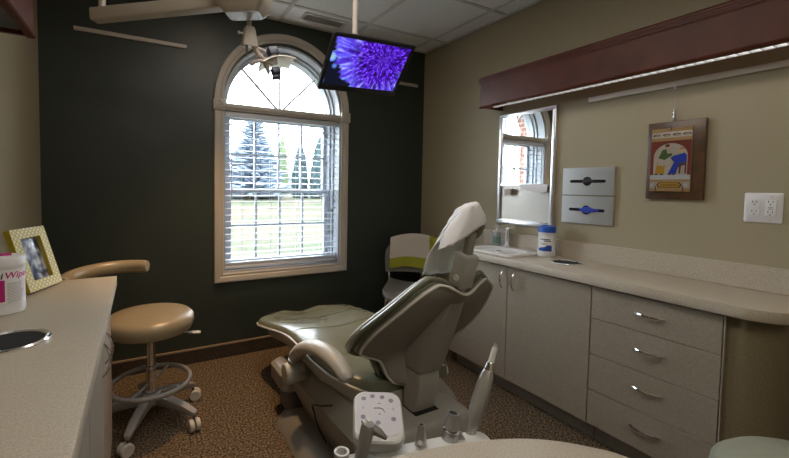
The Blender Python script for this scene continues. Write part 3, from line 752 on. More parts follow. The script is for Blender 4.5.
paint([(.20, .53), (.36, .50), (.55, .57), (.54, .60), (.42, .60), (.40, .67), (.30, .66)], 'tile_green')
paint(E_(.43, .70, .055, .035), 'tile_skin'); paint(E_(.42, .725, .06, .025), 'tile_brown')
paint([(.46, .28), (.66, .28), (.70, .38), (.90, .42), (.90, .56), (.82, .62), (.70, .60), (.50, .53), (.60, .46)], 'tile_blue')
paint([(.56, .57), (.66, .57), (.84, .60), (.84, .63), (.66, .60)], 'tile_cream')
paint(E_(.77, .64, .055, .035), 'tile_skin'); paint(E_(.78, .668, .065, .018), 'tile_tan')
paint([(.72, .28), (.76, .28), (.78, .42), (.86, .42), (.86, .28), (.90, .28), (.90, .46), (.72, .44)], 'tile_brown')
for u in (.16, .30, .50, .60): paint(E_(u, .27, .05, .012), 'ink_black')
paint([(.18, .10), (.24, .055), (.76, .055), (.82, .10), (.76, .145), (.24, .145)], 'tile_brown'); paint([(.22, .10), (.27, .065), (.73, .065), (.78, .10), (.73, .135), (.27, .135)], 'tile_yellow')
for k in range(7): paint(E_(.32 + .06 * k, .10, .018, .014, 8), 'tile_brown')
for u in (.06, .90): paint(E_(u, .10, .05, .025, 8), 'ink_grey')
for yy in (.863, .970): B().tube([(xb + .001, yy, 1.226), (xt - .003, yy, 1.226), (xt - .003, yy, 1.258)], .0018, 6).build('tile_clip', 'ink_black', t)
B().tube([(xt - .003, .916, 1.545), (xt - .003, .918, 1.522)], .0018, 6).build('tile_clip', 'ink_black', t)
hk = B().tube([(W - .010, .917, 1.575), (W - .010, .917, 1.625)], [.006, .004], 8).lathe([(.008, -.004), (.008, .004)], (W - .012, .917, 1.578), 12, (1, 0, 0)).build('hanger', 'chrome', t)
B().tube([(W - .010, .917, 1.62), (W - .013, .917, 1.725)], .0009, 5).build('wire', 'ink_grey', hk)

# outlet plate
t = thing('outlet_plate', 'white double-gang outlet plate on the beige wall above the worktop', 'outlet', (W, .6, 1.107))
oy0, oy1, oz0, oz1 = .5433, .657, 1.1078, 1.2314; yc, zc = (oy0 + oy1) / 2, (oz0 + oz1) / 2
B().loft([[Vector((W - .001, yc + a, zc + c_)) for a, c_ in rrect(-.0568, .0568, -.0618, .0618, .006)], [Vector((W - .004, yc + a, zc + c_)) for a, c_ in rrect(-.0565, .0565, -.0615, .0615, .006)], [Vector((W - .008, yc + a, zc + c_)) for a, c_ in rrect(-.051, .051, -.056, .056, .004)]]).build('plate', 'white_plastic', t, smooth=True)
def slots(par, y, z, s=1):
    for dy, hh in ((.0065, .0045), (-.0065, .0035)): B().box(W - .0125, W - .0115, y + dy - .0011, y + dy + .0011, z + .002 - hh + .003, z + .002 + hh + .003).build('slot', 'ink_black', par)
    B().lathe([(.0024, 0), (.0024, .0008)], (W - .0117, y, z - .0065), 10, (-1, 0, 0)).build('ground_hole', 'ink_black', par)
for dz in (.0195, -.0195):
    pl = [(.0165 * math.cos(a), max(-.0135, min(.0135, .0175 * math.sin(a)))) for a in [2 * math.pi * k / 28 for k in range(28)]]
    r_ = B().prism(pl, (W - .0078, yc + .0235, zc + dz), (0, 1, 0), (0, 0, 1), (-.0038, 0, 0)).build('receptacle', 'white_plastic', t)
    slots(r_, yc + .0235, zc + dz)
r_ = B().box(W - .0116, W - .0078, yc - .0235 - .0165, yc - .0235 + .0165, zc - .033, zc + .033).build('receptacle', 'white_plastic', t, bevel=.0015)
for dz in (.021, -.021): slots(r_, yc - .0235, zc + dz)
for dz in (.0025, -.004): B().box(W - .0128, W - .0115, yc - .0235 - .007, yc - .0235 + .007, zc + dz - .0018, zc + dz + .0018).build('test_button', 'ink_grey', r_)
for dz in (.048, -.048): B().lathe([(.0028, 0), (.0028, .001)], (W - .0078, yc - .0235, zc + dz), 10, (-1, 0, 0)).build('screw', 'aluminium', t)

# ------------------------------------------------------------------ left run
LXF, LY = -.0917, 1.9504
t = thing('base_cabinet', 'taupe laminate base cabinet below the left worktop', 'cabinet', (-.3, .9, 0))
B().box(L + .002, -.135, -.6, LY - .02, .10, CB).build('body', 'laminate_cabinet', t)
B().box(L + .03, -.19, -.6, LY - .05, 0, .10).build('toe_kick', 'toe_kick', t)
ye = [LY - .018, 1.545, 1.120, .70]
for k in range(3):
    d = B().box(-.134, -.115, ye[k + 1] + .0018, ye[k] - (.0018 if k else 0), .1035, .773).build('door', 'laminate_cabinet', t, bevel=.0012, seg=1)
    if k < 2:
        hy = (1.60, 1.49)[k]
        bow_handle((-.115, hy, .70), (-.115, hy, .585), (1, 0, 0), d, .005, .024)
t = thing('worktop', 'speckled beige laminate worktop holding the yellow picture frame', 'worktop', (-.3, .9, CB))
B().box(L + .001, LXF, -.6, LY, CB, CT).build('counter', 'laminate_counter', t, bevel=.0025)

# wipes tub
o = (-.382, 1.553, CT); r = .058
t = thing('wipes_tub', 'white wipes tub with magenta label on the left worktop', 'canister', o)
B().lathe([(r - .003, 0), (r + .001, .003), (r + .001, .020), (r - .001, .026), (r - .001, .140), (r, .143), (r, .150)], o, 36).build('tub', 'white_plastic', t, smooth=True)
ld = B().lathe([(r + .002, .148), (r + .002, .168), (r - .002, .174), (r - .020, .176), (.001, .176)], o, 36).build('lid', 'white_plastic', t, smooth=True)
B().obox((o[0] + .005, o[1], CT + .178), (1, .3, 0), (-.3, 1, 0), (0, 0, 1), .020, .012, .003).build('lid_tab', 'magenta', ld, bevel=.002)
va = math.atan2(-o[1], -o[0])
lb = B().sheet(strip(o, r, va - 1.3, va + 1.35, .030, .138, 16)).build('label', 'paper_white', t, smooth=True)
B().sheet(strip(o, r + .0004, va - 1.3, va + .12, .042, .108, 12)).build('label_block', 'magenta', lb, smooth=True)
vs, fs = text_mesh('CaviWipes', .030)
wd = max(v.x for v in vs)
sh = [Vector((v.x * 1.0 + v.y * .18, v.y, 0)) for v in vs]
iw = 4   # first four letters dark, the rest magenta
vs1, fs1 = text_mesh('Cavi', .030); w1 = max(v.x for v in vs1)
S0 = va + (-.048) / r
B().add(on_cyl((o[0], o[1], CT + .112), r + .0007, [Vector((v.x * .95 + v.y * .18, v.y * .9, 0)) for v in vs1], S0), fs1).build('label_lettering', 'ink_black', lb)
vs2, fs2 = text_mesh('Wipes', .030)
B().add(on_cyl((o[0], o[1], CT + .112), r + .0007, [Vector((v.x * .95 + w1 * .95 + .004 + v.y * .18, v.y * .9, 0)) for v in vs2], S0), fs2).build('label_lettering', 'magenta', lb)
b = B(); rnd = random.Random(4)
for k in range(14): b.sheet(strip(o, r + .0005, va + .20, va + .20 + rnd.uniform(.65, .85), .096 - .0045 * k, .0975 - .0045 * k, 6))
for k in range(2): b.sheet(strip(o, r + .0005, va + .0, va + 1.0, .034 + .004 * k * -1 + .001, .0355 - .004 * k, 8))
b.build('label_lines', 'ink_grey', lb)

# yellow photo frame
def dots_mat():
    m = bpy.data.materials.new('yellow_dots'); m.use_nodes = True; t = m.node_tree; p = t.nodes['Principled BSDF']; p.inputs['Roughness'].default_value = .45
    tc = nd(t, 'ShaderNodeTexCoord', -1000, 0); mp = nd(t, 'ShaderNodeMapping', -820, 0); mp.inputs['Scale'].default_value = (70, 70, 70); mp.inputs['Rotation'].default_value = (0, 0, .785)
    sp = nd(t, 'ShaderNodeVectorMath', -650, 0); sp.operation = 'FRACTION'; sb = nd(t, 'ShaderNodeVectorMath', -500, 0); sb.operation = 'SUBTRACT'; sb.inputs[1].default_value = (.5, .5, 0)
    mu = nd(t, 'ShaderNodeVectorMath', -420, 0); mu.operation = 'MULTIPLY'; mu.inputs[1].default_value = (1, 1, 0)
    ln = nd(t, 'ShaderNodeVectorMath', -350, 0); ln.operation = 'LENGTH'
    lt = nd(t, 'ShaderNodeMath', -200, 0); lt.operation = 'LESS_THAN'; lt.inputs[1].default_value = .27
    mx = nd(t, 'ShaderNodeMixRGB', -100, 150); mx.inputs[1].default_value = (.50, .42, .08, 1); mx.inputs[2].default_value = (.70, .68, .50, 1)
    t.links.new(tc.outputs['Object'], mp.inputs[0]); t.links.new(mp.outputs[0], sp.inputs[0]); t.links.new(sp.outputs[0], sb.inputs[0]); t.links.new(sb.outputs[0], mu.inputs[0]); t.links.new(mu.outputs[0], ln.inputs[0])
    t.links.new(ln.outputs['Value'], lt.inputs[0]); t.links.new(lt.outputs[0], mx.inputs[0]); t.links.new(mx.outputs[0], p.inputs['Base Color'])
    MATS['yellow_dots'] = m
dots_mat()
def photo_mat():
    m = bpy.data.materials.new('photo_print'); m.use_nodes = True; t = m.node_tree; p = t.nodes['Principled BSDF']; p.inputs['Roughness'].default_value = .06
    tc = nd(t, 'ShaderNodeTexCoord', -900, 0); n = nd(t, 'ShaderNodeTexNoise', -700, 0); n.inputs['Scale'].default_value = 28
    r = nd(t, 'ShaderNodeValToRGB', -450, 0); r.color_ramp.elements[0].position = .38; r.color_ramp.elements[0].color = (.04, .05, .09, 1); r.color_ramp.elements[1].position = .62; r.color_ramp.elements[1].color = (.42, .45, .52, 1)
    e = r.color_ramp.elements.new(.5); e.color = (.15, .17, .24, 1)
    t.links.new(tc.outputs['Object'], n.inputs['Vector']); t.links.new(n.outputs['Fac'], r.inputs[0]); t.links.new(r.outputs[0], p.inputs['Base Color'])
    MATS['photo_print'] = m
photo_mat()
# local frame: x across, y up the frame, z out of the picture
FW_, FH_ = .178, .235
fr = thing('photo_frame', 'yellow polka-dot photo frame leaning back on the left worktop', 'photo frame', (0, 0, 0))
bw = .037
def ring2(x0, x1, y0, y1, q, z0, z1):
    return B().loft([[Vector((x0 + a * q, y0 + c_ * q, z)) if False else Vector((xx, yy, z)) for z in (z0, z1)] for xx, yy, a, c_ in ()]) if False else None
f = B()
for a in ((-FW_ / 2, FW_ / 2, 0, bw), (-FW_ / 2, FW_ / 2, FH_ - bw, FH_), (-FW_ / 2, -FW_ / 2 + bw, bw, FH_ - bw), (FW_ / 2 - bw, FW_ / 2, bw, FH_ - bw)): f.box(a[0], a[1], a[2], a[3], .0162, .0172)
f.build('frame_face', 'yellow_dots', fr, org=(0, 0, 0))
f = B()
for a in ((-FW_ / 2, FW_ / 2, 0, bw), (-FW_ / 2, FW_ / 2, FH_ - bw, FH_), (-FW_ / 2, -FW_ / 2 + bw, bw, FH_ - bw), (FW_ / 2 - bw, FW_ / 2, bw, FH_ - bw)): f.box(a[0], a[1], a[2], a[3], -.004, .016)
f.build('frame_body', 'yellow_side', fr)
B().box(-FW_ / 2 + bw - .002, FW_ / 2 - bw + .002, bw - .002, FH_ - bw + .002, -.002, .001).build('photo', 'photo_print', fr)
B().box(-FW_ / 2 + .006, FW_ / 2 - .006, .006, FH_ - .006, -.008, -.0045).build('backing', 'ink_black', fr)
B().tube([(0, .155, -.010), (0, .026, -.072)], .006, 8).build('easel_leg', 'ink_black', fr)
# bottom edge runs from (-.360,1.746) to (-.293,1.905)
ex = Vector((.067, .159, 0)).normalized()
outn = Vector((ex.y, -ex.x, 0))                        # horizontal, towards the room
lean = math.radians(17)
ey = (Vector((0, 0, 1)) * math.cos(lean) - outn * math.sin(lean)); ez = ex.cross(ey)
if ez.dot(outn) < 0: ex = -ex; ez = ex.cross(ey)
base = Vector((-.293, 1.905, CT)) - Vector((.067, .159, 0)).normalized() * FW_ / 2
base += Vector((0, 0, .0025)) 
fr.matrix_world = Matrix(((ex.x, ey.x, ez.x, base.x), (ex.y, ey.y, ez.y, base.y), (ex.z, ey.z, ez.z, base.z), (0, 0, 0, 1)))

# ------------------------------------------------------------------ stools
def make_stool(label, m, sh, backrest, rad=.172, a0=30):
    t = thing('operator_stool', label, 'stool', (0, 0, 0), None)
    c = (0, 0, 0)
    B().lathe([(.02, sh - .100), (rad * .72, sh - .100), (rad * .93, sh - .085), (rad, sh - .052), (rad * .985, sh - .025), (rad * .90, sh - .007), (rad * .6, sh), (.005, sh - .003)], c, 40).build('seat', m, t, smooth=True)
    B().lathe([(.10, sh - .120), (.115, sh - .101), (.02, sh - .101)], c, 20).build('seat_plate', 'castor_dark', t)
    cl = B().lathe([(.026, .16), (.026, .30), (.020, .302), (.020, sh - .10)], c, 18).build('gas_column', 'chrome', t, smooth=True)
    B().lathe([(.032, .11), (.034, .17), (.028, .175)], c, 18).build('collar', 'stool_metal', cl, smooth=True)
    # lever
    b = B(); b.tube([(.05, -.02, sh - .11), (.19, -.05, sh - .115)], .004, 8); b.loft([[Vector((x + .03, -.05 - (x - .15) * .3 + w_ * math.cos(a), sh - .117 + .006 * math.sin(a))) for a in [k * .785 for k in range(8)]] for x, w_ in ((.145, .004), (.165, .014), (.19, .016), (.202, .008))])
    b.build('height_lever', 'unit_white', t, smooth=True)
    # five-arm base
    hub = B().lathe([(.04, .10), (.048, .11), (.046, .155), (.03, .165)], c, 20).build('hub', 'stool_metal', t, smooth=True)
    arm0 = None
    for k in range(5):
        a = math.radians(a0 + 72 * k); d = Vector((math.cos(a), math.sin(a), 0)); s_ = Vector((-d.y, d.x, 0))
        L_ = B().loft([[d * q + s_ * w_ + Vector((0, 0, z1)), d * q - s_ * w_ + Vector((0, 0, z1)), d * q - s_ * w_ * .8 + Vector((0, 0, z0_)), d * q + s_ * w_ * .8 + Vector((0, 0, z0_))] for q, w_, z0_, z1 in ((.02, .026, .105, .155), (.10, .024, .100, .147), (.20, .020, .088, .122), (.255, .016, .075, .099), (.262, .012, .077, .094))])
        L_.build('leg', 'stool_metal', t, bevel=.003)
        p_ = d * .248
        b = B(); b.tube([p_ + Vector((0, 0, .075)), p_ + Vector((0, 0, .05))], .006, 8)
        cs = b.build('castor', 'castor_dark', t)
        q_ = Vector((-s_.x * .6 + d.x * .8, -s_.y * .6 + d.y * .8, 0)).normalized(); ax_ = Vector((-q_.y, q_.x, 0))
        for sg in (-1, 1):
            cc = p_ + q_ * .012 + ax_ * sg * .0145 + Vector((0, 0, .031))
            B().lathe([(.014, -.011), (.027, -.011), (.031, -.006), (.031, .006), (.027, .011), (.014, .011)], cc, 18, ax_).build('wheel', 'castor_grey', cs, smooth=True)
    if backrest:
        pts = bez([(-.010, .175, sh + .205), (-.095, .212, sh + .205), (-.190, .205, sh + .205), (-.285, .145, sh + .203), (-.345, .045, sh + .200), (-.36, -.06, sh + .198)], 5)
        B().tube(pts, [.024] + [.030] * (len(pts) - 2) + [.024], 14, flat=1.15).build('backrest', m, t, smooth=True)
        b = B().tube(bez([(-.02, .0, sh - .095), (-.20, .12, sh - .105), (-.262, .162, sh - .02), (-.255, .165, sh + .19)], 6), .010, 10); b.build('backrest_bar', 'stool_metal', t, smooth=True)
    return t
st = make_stool('tan vinyl operator stool with curved backrest beside the left cabinet', 'vinyl_tan', .575, True, .208)
# foot ring belongs to this stool
b = B().tube([(.185 * math.cos(6.2832 * k / 40), .185 * math.sin(6.2832 * k / 40), .215) for k in range(40)], .0120, 10, closed=True)
fr_ = b.build('foot_ring', 'stool_metal', st, smooth=True)
for k in range(2):
    a = math.radians(60 + 180 * k); B().tube([(.03 * math.cos(a), .03 * math.sin(a), .215), (.18 * math.cos(a), .18 * math.sin(a), .215)], .007, 8).build('ring_spoke', 'stool_metal', fr_)
st.location = (.045, 2.185, 0)
st2 = make_stool('sage green vinyl stool beside the drawer cabinet', 'vinyl_sage', .58, False, .225)
st2.location = (1.365, .20, 0)

# ------------------------------------------------------------------ corner chair with towel
ch = thing('side_chair', 'grey plastic side chair with chrome legs in the room corner', 'chair', (0, 0, 0))
SZ = .445
G = []
for i in range(9):
    v = i / 8; y = -.275 + .495 * v       # local: front = -y
    hw_ = .215 - .05 * max(0, (.25 - v) / .25) ** 2 - .03 * v
    G.append([Vector((hw_ * u, y, SZ - .012 * (1 - u * u) - .022 * max(0, (.2 - v) / .2) ** 2 + .015 * u * u * v)) for u in [k / 5 - 1 for k in range(11)]])
B().slab(G, [[p - Vector((0, 0, .022)) for p in r_] for r_ in G]).build('seat', 'plastic_grey', ch, smooth=True)
G = []
for i in range(11):
    v = i / 10; z = SZ + .075 + .300 * v; hw_ = .225 * (1 - .30 * max(0, (v - .55) / .45) ** 2.2) - .03 * max(0, (.3 - v))
    G.append([Vector((hw_ * u, .215 + .05 * v - .055 * u * u, z - .05 * u * u * v * v)) for u in [k / 6 - 1 for k in range(13)]])
B().slab(G, [[p + Vector((0, .018, 0)) for p in r_] for r_ in G]).build('backrest', 'plastic_grey', ch, smooth=True)
b = B()
for s_ in (-1, 1):
    b = B().tube(bez([(.19 * s_, -.20, 0), (.185 * s_, -.17, .30), (.18 * s_, -.15, SZ - .03)], 5), .0085, 8); b.build('leg', 'chrome', ch, smooth=True)
    b = B().tube(bez([(.20 * s_, .26, 0), (.19 * s_, .22, .30), (.19 * s_, .195, SZ - .03), (.195 * s_, .235, SZ + .12), (.19 * s_, .262, SZ + .28)], 5), .0085, 8); b.build('leg', 'chrome', ch, smooth=True)
B().tube([(-.18, -.15, SZ - .03), (.18, -.15, SZ - .03)], .008, 8).tube([(-.19, .195, SZ - .03), (.19, .195, SZ - .03)], .008, 8).build('under_bar', 'chrome', ch)
CHL, CHR = Vector((1.89, 2.43, 0)), math.radians(-40)
ch.location = CHL; ch.rotation_euler = (0, 0, CHR)
# towel draped over the backrest (same local frame)
tw = thing('towel', 'cream and lime green towel draped over the grey side chair back', 'towel', (0, 0, 0))
def tw_pt(u, v):
    """u -1..1 across, v 0 (front hem) .. 1 (back hem)"""
    x = .205 * u + .02; top = .827 - .035 * (u * 1.0) ** 2
    if v < .60: f_ = v / .60; return Vector((x, .188 + .062 * f_ - .050 * u * u + .004 * math.sin(9 * u + 4 * f_) * (1 - f_), .560 + (top - .560) * f_ - .006 * math.sin(5 * u) * (1 - f_)))
    if v < .70: a = math.pi * (v - .60) / .10; return Vector((x, .250 + .022 * (1 - math.cos(a)) - .050 * u * u, top + .014 * math.sin(a)))
    f_ = (v - .70) / .30; return Vector((x, .294 - .050 * u * u - .01 * f_, top - .16 * f_))
def tw_piece(nm, m, u0, u1, v0, v1):
    G = [[tw_pt(u0 + (u1 - u0) * j / 10, v0 + (v1 - v0) * i / 20) for j in range(11)] for i in range(21)]
    B().slab(G, [[p + Vector((0, .004, 0)) for p in r_] for r_ in G]).build(nm, m, tw, smooth=True)
tw_piece('cream_panel', 'towel_cream', -1, .58, .20, 1)
tw_piece('lime_hem', 'towel_lime', -1, .58, .012, .20)
tw_piece('lime_border', 'towel_lime', .58, 1, .012, 1)
tw.location = CHL; tw.rotation_euler = (0, 0, CHR)

# ------------------------------------------------------------------ dental chair
XC = 1.0
dc = thing('dental_chair', 'grey dental chair with olive vinyl upholstery in the room centre', 'dental chair', (XC, 1.6, 0))
def rl(x0, x1, y0, y1, r, z): return [Vector((a, c_, z)) for a, c_ in rrect(x0, x1, y0, y1, r, 8)]
bp = B().loft([rl(.612, 1.388, .98, 1.99, .16, 0), rl(.614, 1.386, .982, 1.988, .16, .012), rl(.660, 1.340, 1.03, 1.945, .14, .060), rl(.672, 1.328, 1.045, 1.93, .13, .066)]).build('base_plate', 'chair_base', dc, smooth=True)
B().loft([rl(.668, 1.332, 1.86, 2.02, .04, .055), rl(.668, 1.332, 1.86, 2.02, .04, .18)]).build('gap_shade', 'castor_dark', dc, smooth=True)  # dark block stands in for the shadow gap under the front housing
B().loft([rl(.640, 1.360, 1.84, 2.055, .05, .170), rl(.630, 1.370, 1.83, 2.065, .05, .185), rl(.630, 1.370, 1.83, 2.065, .05, .255), rl(.645, 1.355, 1.845, 2.05, .05, .272)]).build('front_housing', 'chair_shell', dc, smooth=True)
# lift body
LO = []
for y, x0, zb, zt in ((1.26, .72, .066, .30), (1.34, .695, .064, .335), (1.55, .680, .064, .345), (1.80, .672, .064, .335), (1.88, .690, .07, .33)):
    hw_ = XC - x0
    LO.append([Vector((XC + hw_ * a, y, zb + (zt - zb) * c_)) for a, c_ in ((-.77, 0), (-.86, .25), (-.97, .52), (-1, .75), (-.80, 1), (.80, 1), (1, .75), (.97, .52), (.86, .25), (.77, 0))])
B().loft(LO).build('lift_body', 'chair_shell', dc, smooth=True)
B().tube(bez([(.688, 1.385, .335), (.668, 1.45, .305), (.664, 1.52, .275), (.668, 1.538, .255), (.668, 1.518, .240), (.690, 1.53, .17), (.735, 1.53, .075)], 6), .004, 8).build('cable', 'black_plastic', dc, smooth=True)
# seat
SYs = [1.27, 1.33, 1.45, 1.62, 1.80, 1.93, 2.03, 2.14, 2.26, 2.36, 2.43, 2.485, 2.52]
SHW = [.200, .245, .286, .303, .300, .300, .306, .320, .338, .350, .335, .27, .16]
SZc = [.445, .452, .452, .455, .460, .456, .444, .425, .404, .388, .378, .369, .364]
def seat_row(y):
    return lerp(SYs, SHW, y), lerp(SYs, SZc, y)
ST = []
NY = 44
for i in range(NY + 1):
    y = 1.27 + (2.525 - 1.27) * (1 - (1 - i / NY) ** 1.25)
    ST.append((y, *seat_row(y)))
US = [-1, -.985, -.93, -.84, -.68, -.45, -.2, 0, .2, .45, .68, .84, .93, .985, 1]
def seat_z(u, y, zc):
    a = abs(u); prof = lerp([0, .3, .62, .84, .93, .985, 1], [-.020, -.014, .000, .005, .001, -.012, -.030], a)
    pillow = .0025 * abs(math.sin((y - 1.2) * math.pi / .36)) * (1 - a ** 6)
    return zc + prof + pillow
F = [[Vector((XC + hw_ * u, y, seat_z(u, y, zc))) for u in US] for y, hw_, zc in ST]
K = [[Vector((XC + hw_ * u * .97, y, zc - .075 + .03 * abs(u) ** 3)) for u in US] for y, hw_, zc in ST]
cu = B().slab(F, K).build('seat_cushion', 'vinyl_olive', dc, smooth=True)
edge = [Vector((XC - hw_ * 1.004, y, zc - .032)) for y, hw_, zc in ST] + [Vector((XC + hw_ * 1.004, y, zc - .032)) for y, hw_, zc in reversed(ST)]
B().tube(edge, .0065, 8).build('piping', 'piping_grey', cu, smooth=True)
for yy in (1.56, 1.92, 2.22):
    hw_, zc = seat_row(yy); B().tube([(XC + hw_ * u * .94, yy + .015 * (1 - u * u), seat_z(u * .94, yy, zc) + .0005) for u in [k / 8 - 1 for k in range(17)]], .0028, 6).build('seam', 'vinyl_olive', cu, smooth=True)
SS = []
for y, k in ((1.26, .80), (1.34, .94), (1.60, .96), (1.90, .95), (2.10, .92), (2.30, .90), (2.44, .80)):
    hw_, zc = seat_row(y); hw_ *= k; dp = .115 if y < 1.95 else .085 - .03 * (y - 2.1)
    SS.append([Vector((XC + hw_ * a, y, zc - .05 - dp * c_)) for a, c_ in ((-1, 0), (-.99, .35), (-.90, .75), (-.72, 1), (.72, 1), (.90, .75), (.99, .35), (1, 0))])
B().loft(SS).build('seat_shell', 'chair_light', dc, smooth=True)
# armrests
for s_ in (-1,):
    X = lambda d: XC + s_ * d
    pts = bez([(X(.345), 1.735, .345), (X(.345), 1.70, .430), (X(.338), 1.60, .500), (X(.325), 1.47, .538), (X(.312), 1.34, .532), (X(.306), 1.255, .498)], 6)
    n = len(pts)
    ar = B().tube(pts, [.031 + .012 * math.sin(math.pi * k / (n - 1)) ** .7 if k < n - 1 else .018 for k in range(n)], 14, flat=.75, upv=(0, -.45, .9)).build('armrest', 'chair_light', dc, smooth=True)
    B().lathe([(.050, -.085), (.050, -.01), (.046, .0), (.044, .004), (.001, .006)], (X(.395), 1.722, .335), 24, (s_, 0, 0)).build('pivot_hub', 'chair_edge' if False else 'chair_light', ar, smooth=True)
# backrest
RZ = [.905, .88, .86, .82, .78, .74, .70, .66, .62, .585, .565, .548, .53, .505, .47, .44, .428]
RS = [.110, .150, .172, .197, .217, .236, .252, .259, .259, .252, .225, .180, .150, .137, .125, .098, .060]
RY = [.992, 1.005, 1.018, 1.052, 1.088, 1.125, 1.163, 1.200, 1.236, 1.268, 1.278, 1.282, 1.280, 1.276, 1.268, 1.260, 1.256]
NU = 21
def back_grid(scale, dy, dz, bul, lim=1.0):
    G = []
    for i in range(45):
        q = i / 44 * (len(RZ) - 1); k = list(range(len(RZ)))
        z, s_, y = lerp(k, RZ, q), lerp(k, RS, q), lerp(k, RY, q)
        row = []
        for j in range(NU):
            u = 2 * j / (NU - 1) - 1; x = s_ * scale * u
            zz_ = z + dz * max(0, 1 - q / 3) - .042 * math.exp(-(x / .062) ** 2) * max(0, 1 - q / 4) - dz * max(0, (q - 14) / 2)
            row.append(Vector((XC + x, y + dy(u, q) - bul(u, q), zz_)))
        G.append(row)
    return G
rear = back_grid(1.0, lambda u, q: 0, 0, lambda u, q: (.016 + .03 * min(1, q / 8)) * (1 - u * u) ** .8)
mid = back_grid(1.0, lambda u, q: .018, 0, lambda u, q: (.016 + .03 * min(1, q / 8)) * (1 - u * u) ** .8)
B().slab(rear, mid).build('back_shell', 'chair_shell', dc, smooth=True)
def rim_pts(G, off=0):
    m = len(G); return [G[i][0] for i in range(m - 1, -1, -1)] + [G[0][j] for j in range(1, NU)] + [G[i][NU - 1] for i in range(1, m)] + [G[-1][j] for j in range(NU - 2, 0, -1)]
B().tube([p + Vector((0, -.002, 0)) for p in rim_pts(rear)], .0055, 8, closed=True).build('shell_highlight', 'chair_edge', dc, smooth=True)  # pale tube draws the highlight along the rim of the shell
cb = back_grid(1.03, lambda u, q: .020, .006, lambda u, q: (.016 + .03 * min(1, q / 8)) * (1 - u * u) ** .8)
cf_ = back_grid(1.07, lambda u, q: .055 + .028 * min(1, q / 9) + .018 * (1 - u * u) ** .5, .012, lambda u, q: (.016 + .03 * min(1, q / 8)) * (1 - u * u) ** .8)
cm = back_grid(1.10, lambda u, q: .036 + .012 * min(1, q / 9), .014, lambda u, q: (.016 + .03 * min(1, q / 8)) * (1 - u * u) ** .8)
b = B(); b.slab(cb, cm)
bc = B().slab(cb, cf_).build('back_cushion', 'vinyl_olive', dc, smooth=True)
B().tube(rim_pts(cf_), .0075, 8, closed=True).build('piping', 'piping_grey', bc, smooth=True)
B().tube(rim_pts(cm), .010, 8, closed=True).build('bolster', 'vinyl_olive', bc, smooth=True)
# back post
PS = []
for z, y, hw_, dp in ((.880, .990, .034, .05), (.83, 1.010, .038, .07), (.74, 1.045, .046, .10), (.64, 1.086, .056, .12), (.56, 1.118, .059, .15), (.515, 1.142, .055, .13)):
    PS.append([Vector((XC + hw_ * a, y + dp * c_, z)) for a, c_ in ((-1, 1), (-1, .18), (-.86, .04), (-.55, 0), (.55, 0), (.86, .04), (1, .18), (1, 1))])
B().loft(PS).build('post_cover', 'chair_mid', dc, smooth=True)
B().box(XC - .046, XC + .046, 1.165, 1.235, .508, .530).build('link_joint', 'castor_dark', dc)
PS = []
for z, y, hw_, dp in ((.507, 1.154, .054, .085), (.47, 1.150, .055, .09), (.415, 1.158, .055, .085), (.36, 1.176, .054, .07), (.30, 1.20, .053, .06)):
    PS.append([Vector((XC + hw_ * a, y + dp * c_, z)) for a, c_ in ((-1, 1), (-1, .14), (-.9, .02), (-.7, 0), (.7, 0), (.9, .02), (1, .14), (1, 1))])
B().loft(PS).build('back_link', 'chair_light', dc, smooth=True)
rh = B().loft([rl(.825, 1.185, 1.090, 1.275, .04, .10), rl(.825, 1.185, 1.090, 1.275, .04, .315), rl(.835, 1.175, 1.100, 1.265, .035, .336), rl(.845, 1.165, 1.110, 1.255, .03, .342)]).build('rear_housing', 'chair_light', dc, smooth=True)
B().box(XC - .058, XC + .058, 1.160, 1.250, .3415, .3435).build('slot', 'dark_void', rh)
# headrest: bracket, arm and pad
def tilt_box(c, w, d, h, a, nm, m, par, bev=.008):
    az = Vector((0, -math.sin(a), math.cos(a))); ay = Vector((0, math.cos(a), math.sin(a)))
    return B().obox(c, (1, 0, 0), ay, az, w / 2, d / 2, h / 2).build(nm, m, par, bevel=bev, seg=3)
B().tube([(XC, 1.000, .860), (XC, .990, .905)], .014, 10).build('headrest_stem', 'chrome', dc)
hb = tilt_box((XC, .990, .948), .058, .066, .122, math.radians(14), 'headrest_bracket', 'chair_light', dc)
B().lathe([(.012, 0), (.012, .006), (.006, .007), (.001, .004)], (XC - .025, .995, .920), 14, (-1, 0, 0)).build('pivot_screw', 'chair_edge', hb, smooth=True)
tilt_box((XC, .968, 1.035), .030, .026, .10, math.radians(12), 'headrest_arm', 'chair_shell', dc, .006)
b = B(); b.sphere((XC + .030, .992, 1.098), .058, .034, .048, 24, 14)
b.build('headrest_pad', 'vinyl_olive', dc, smooth=True)

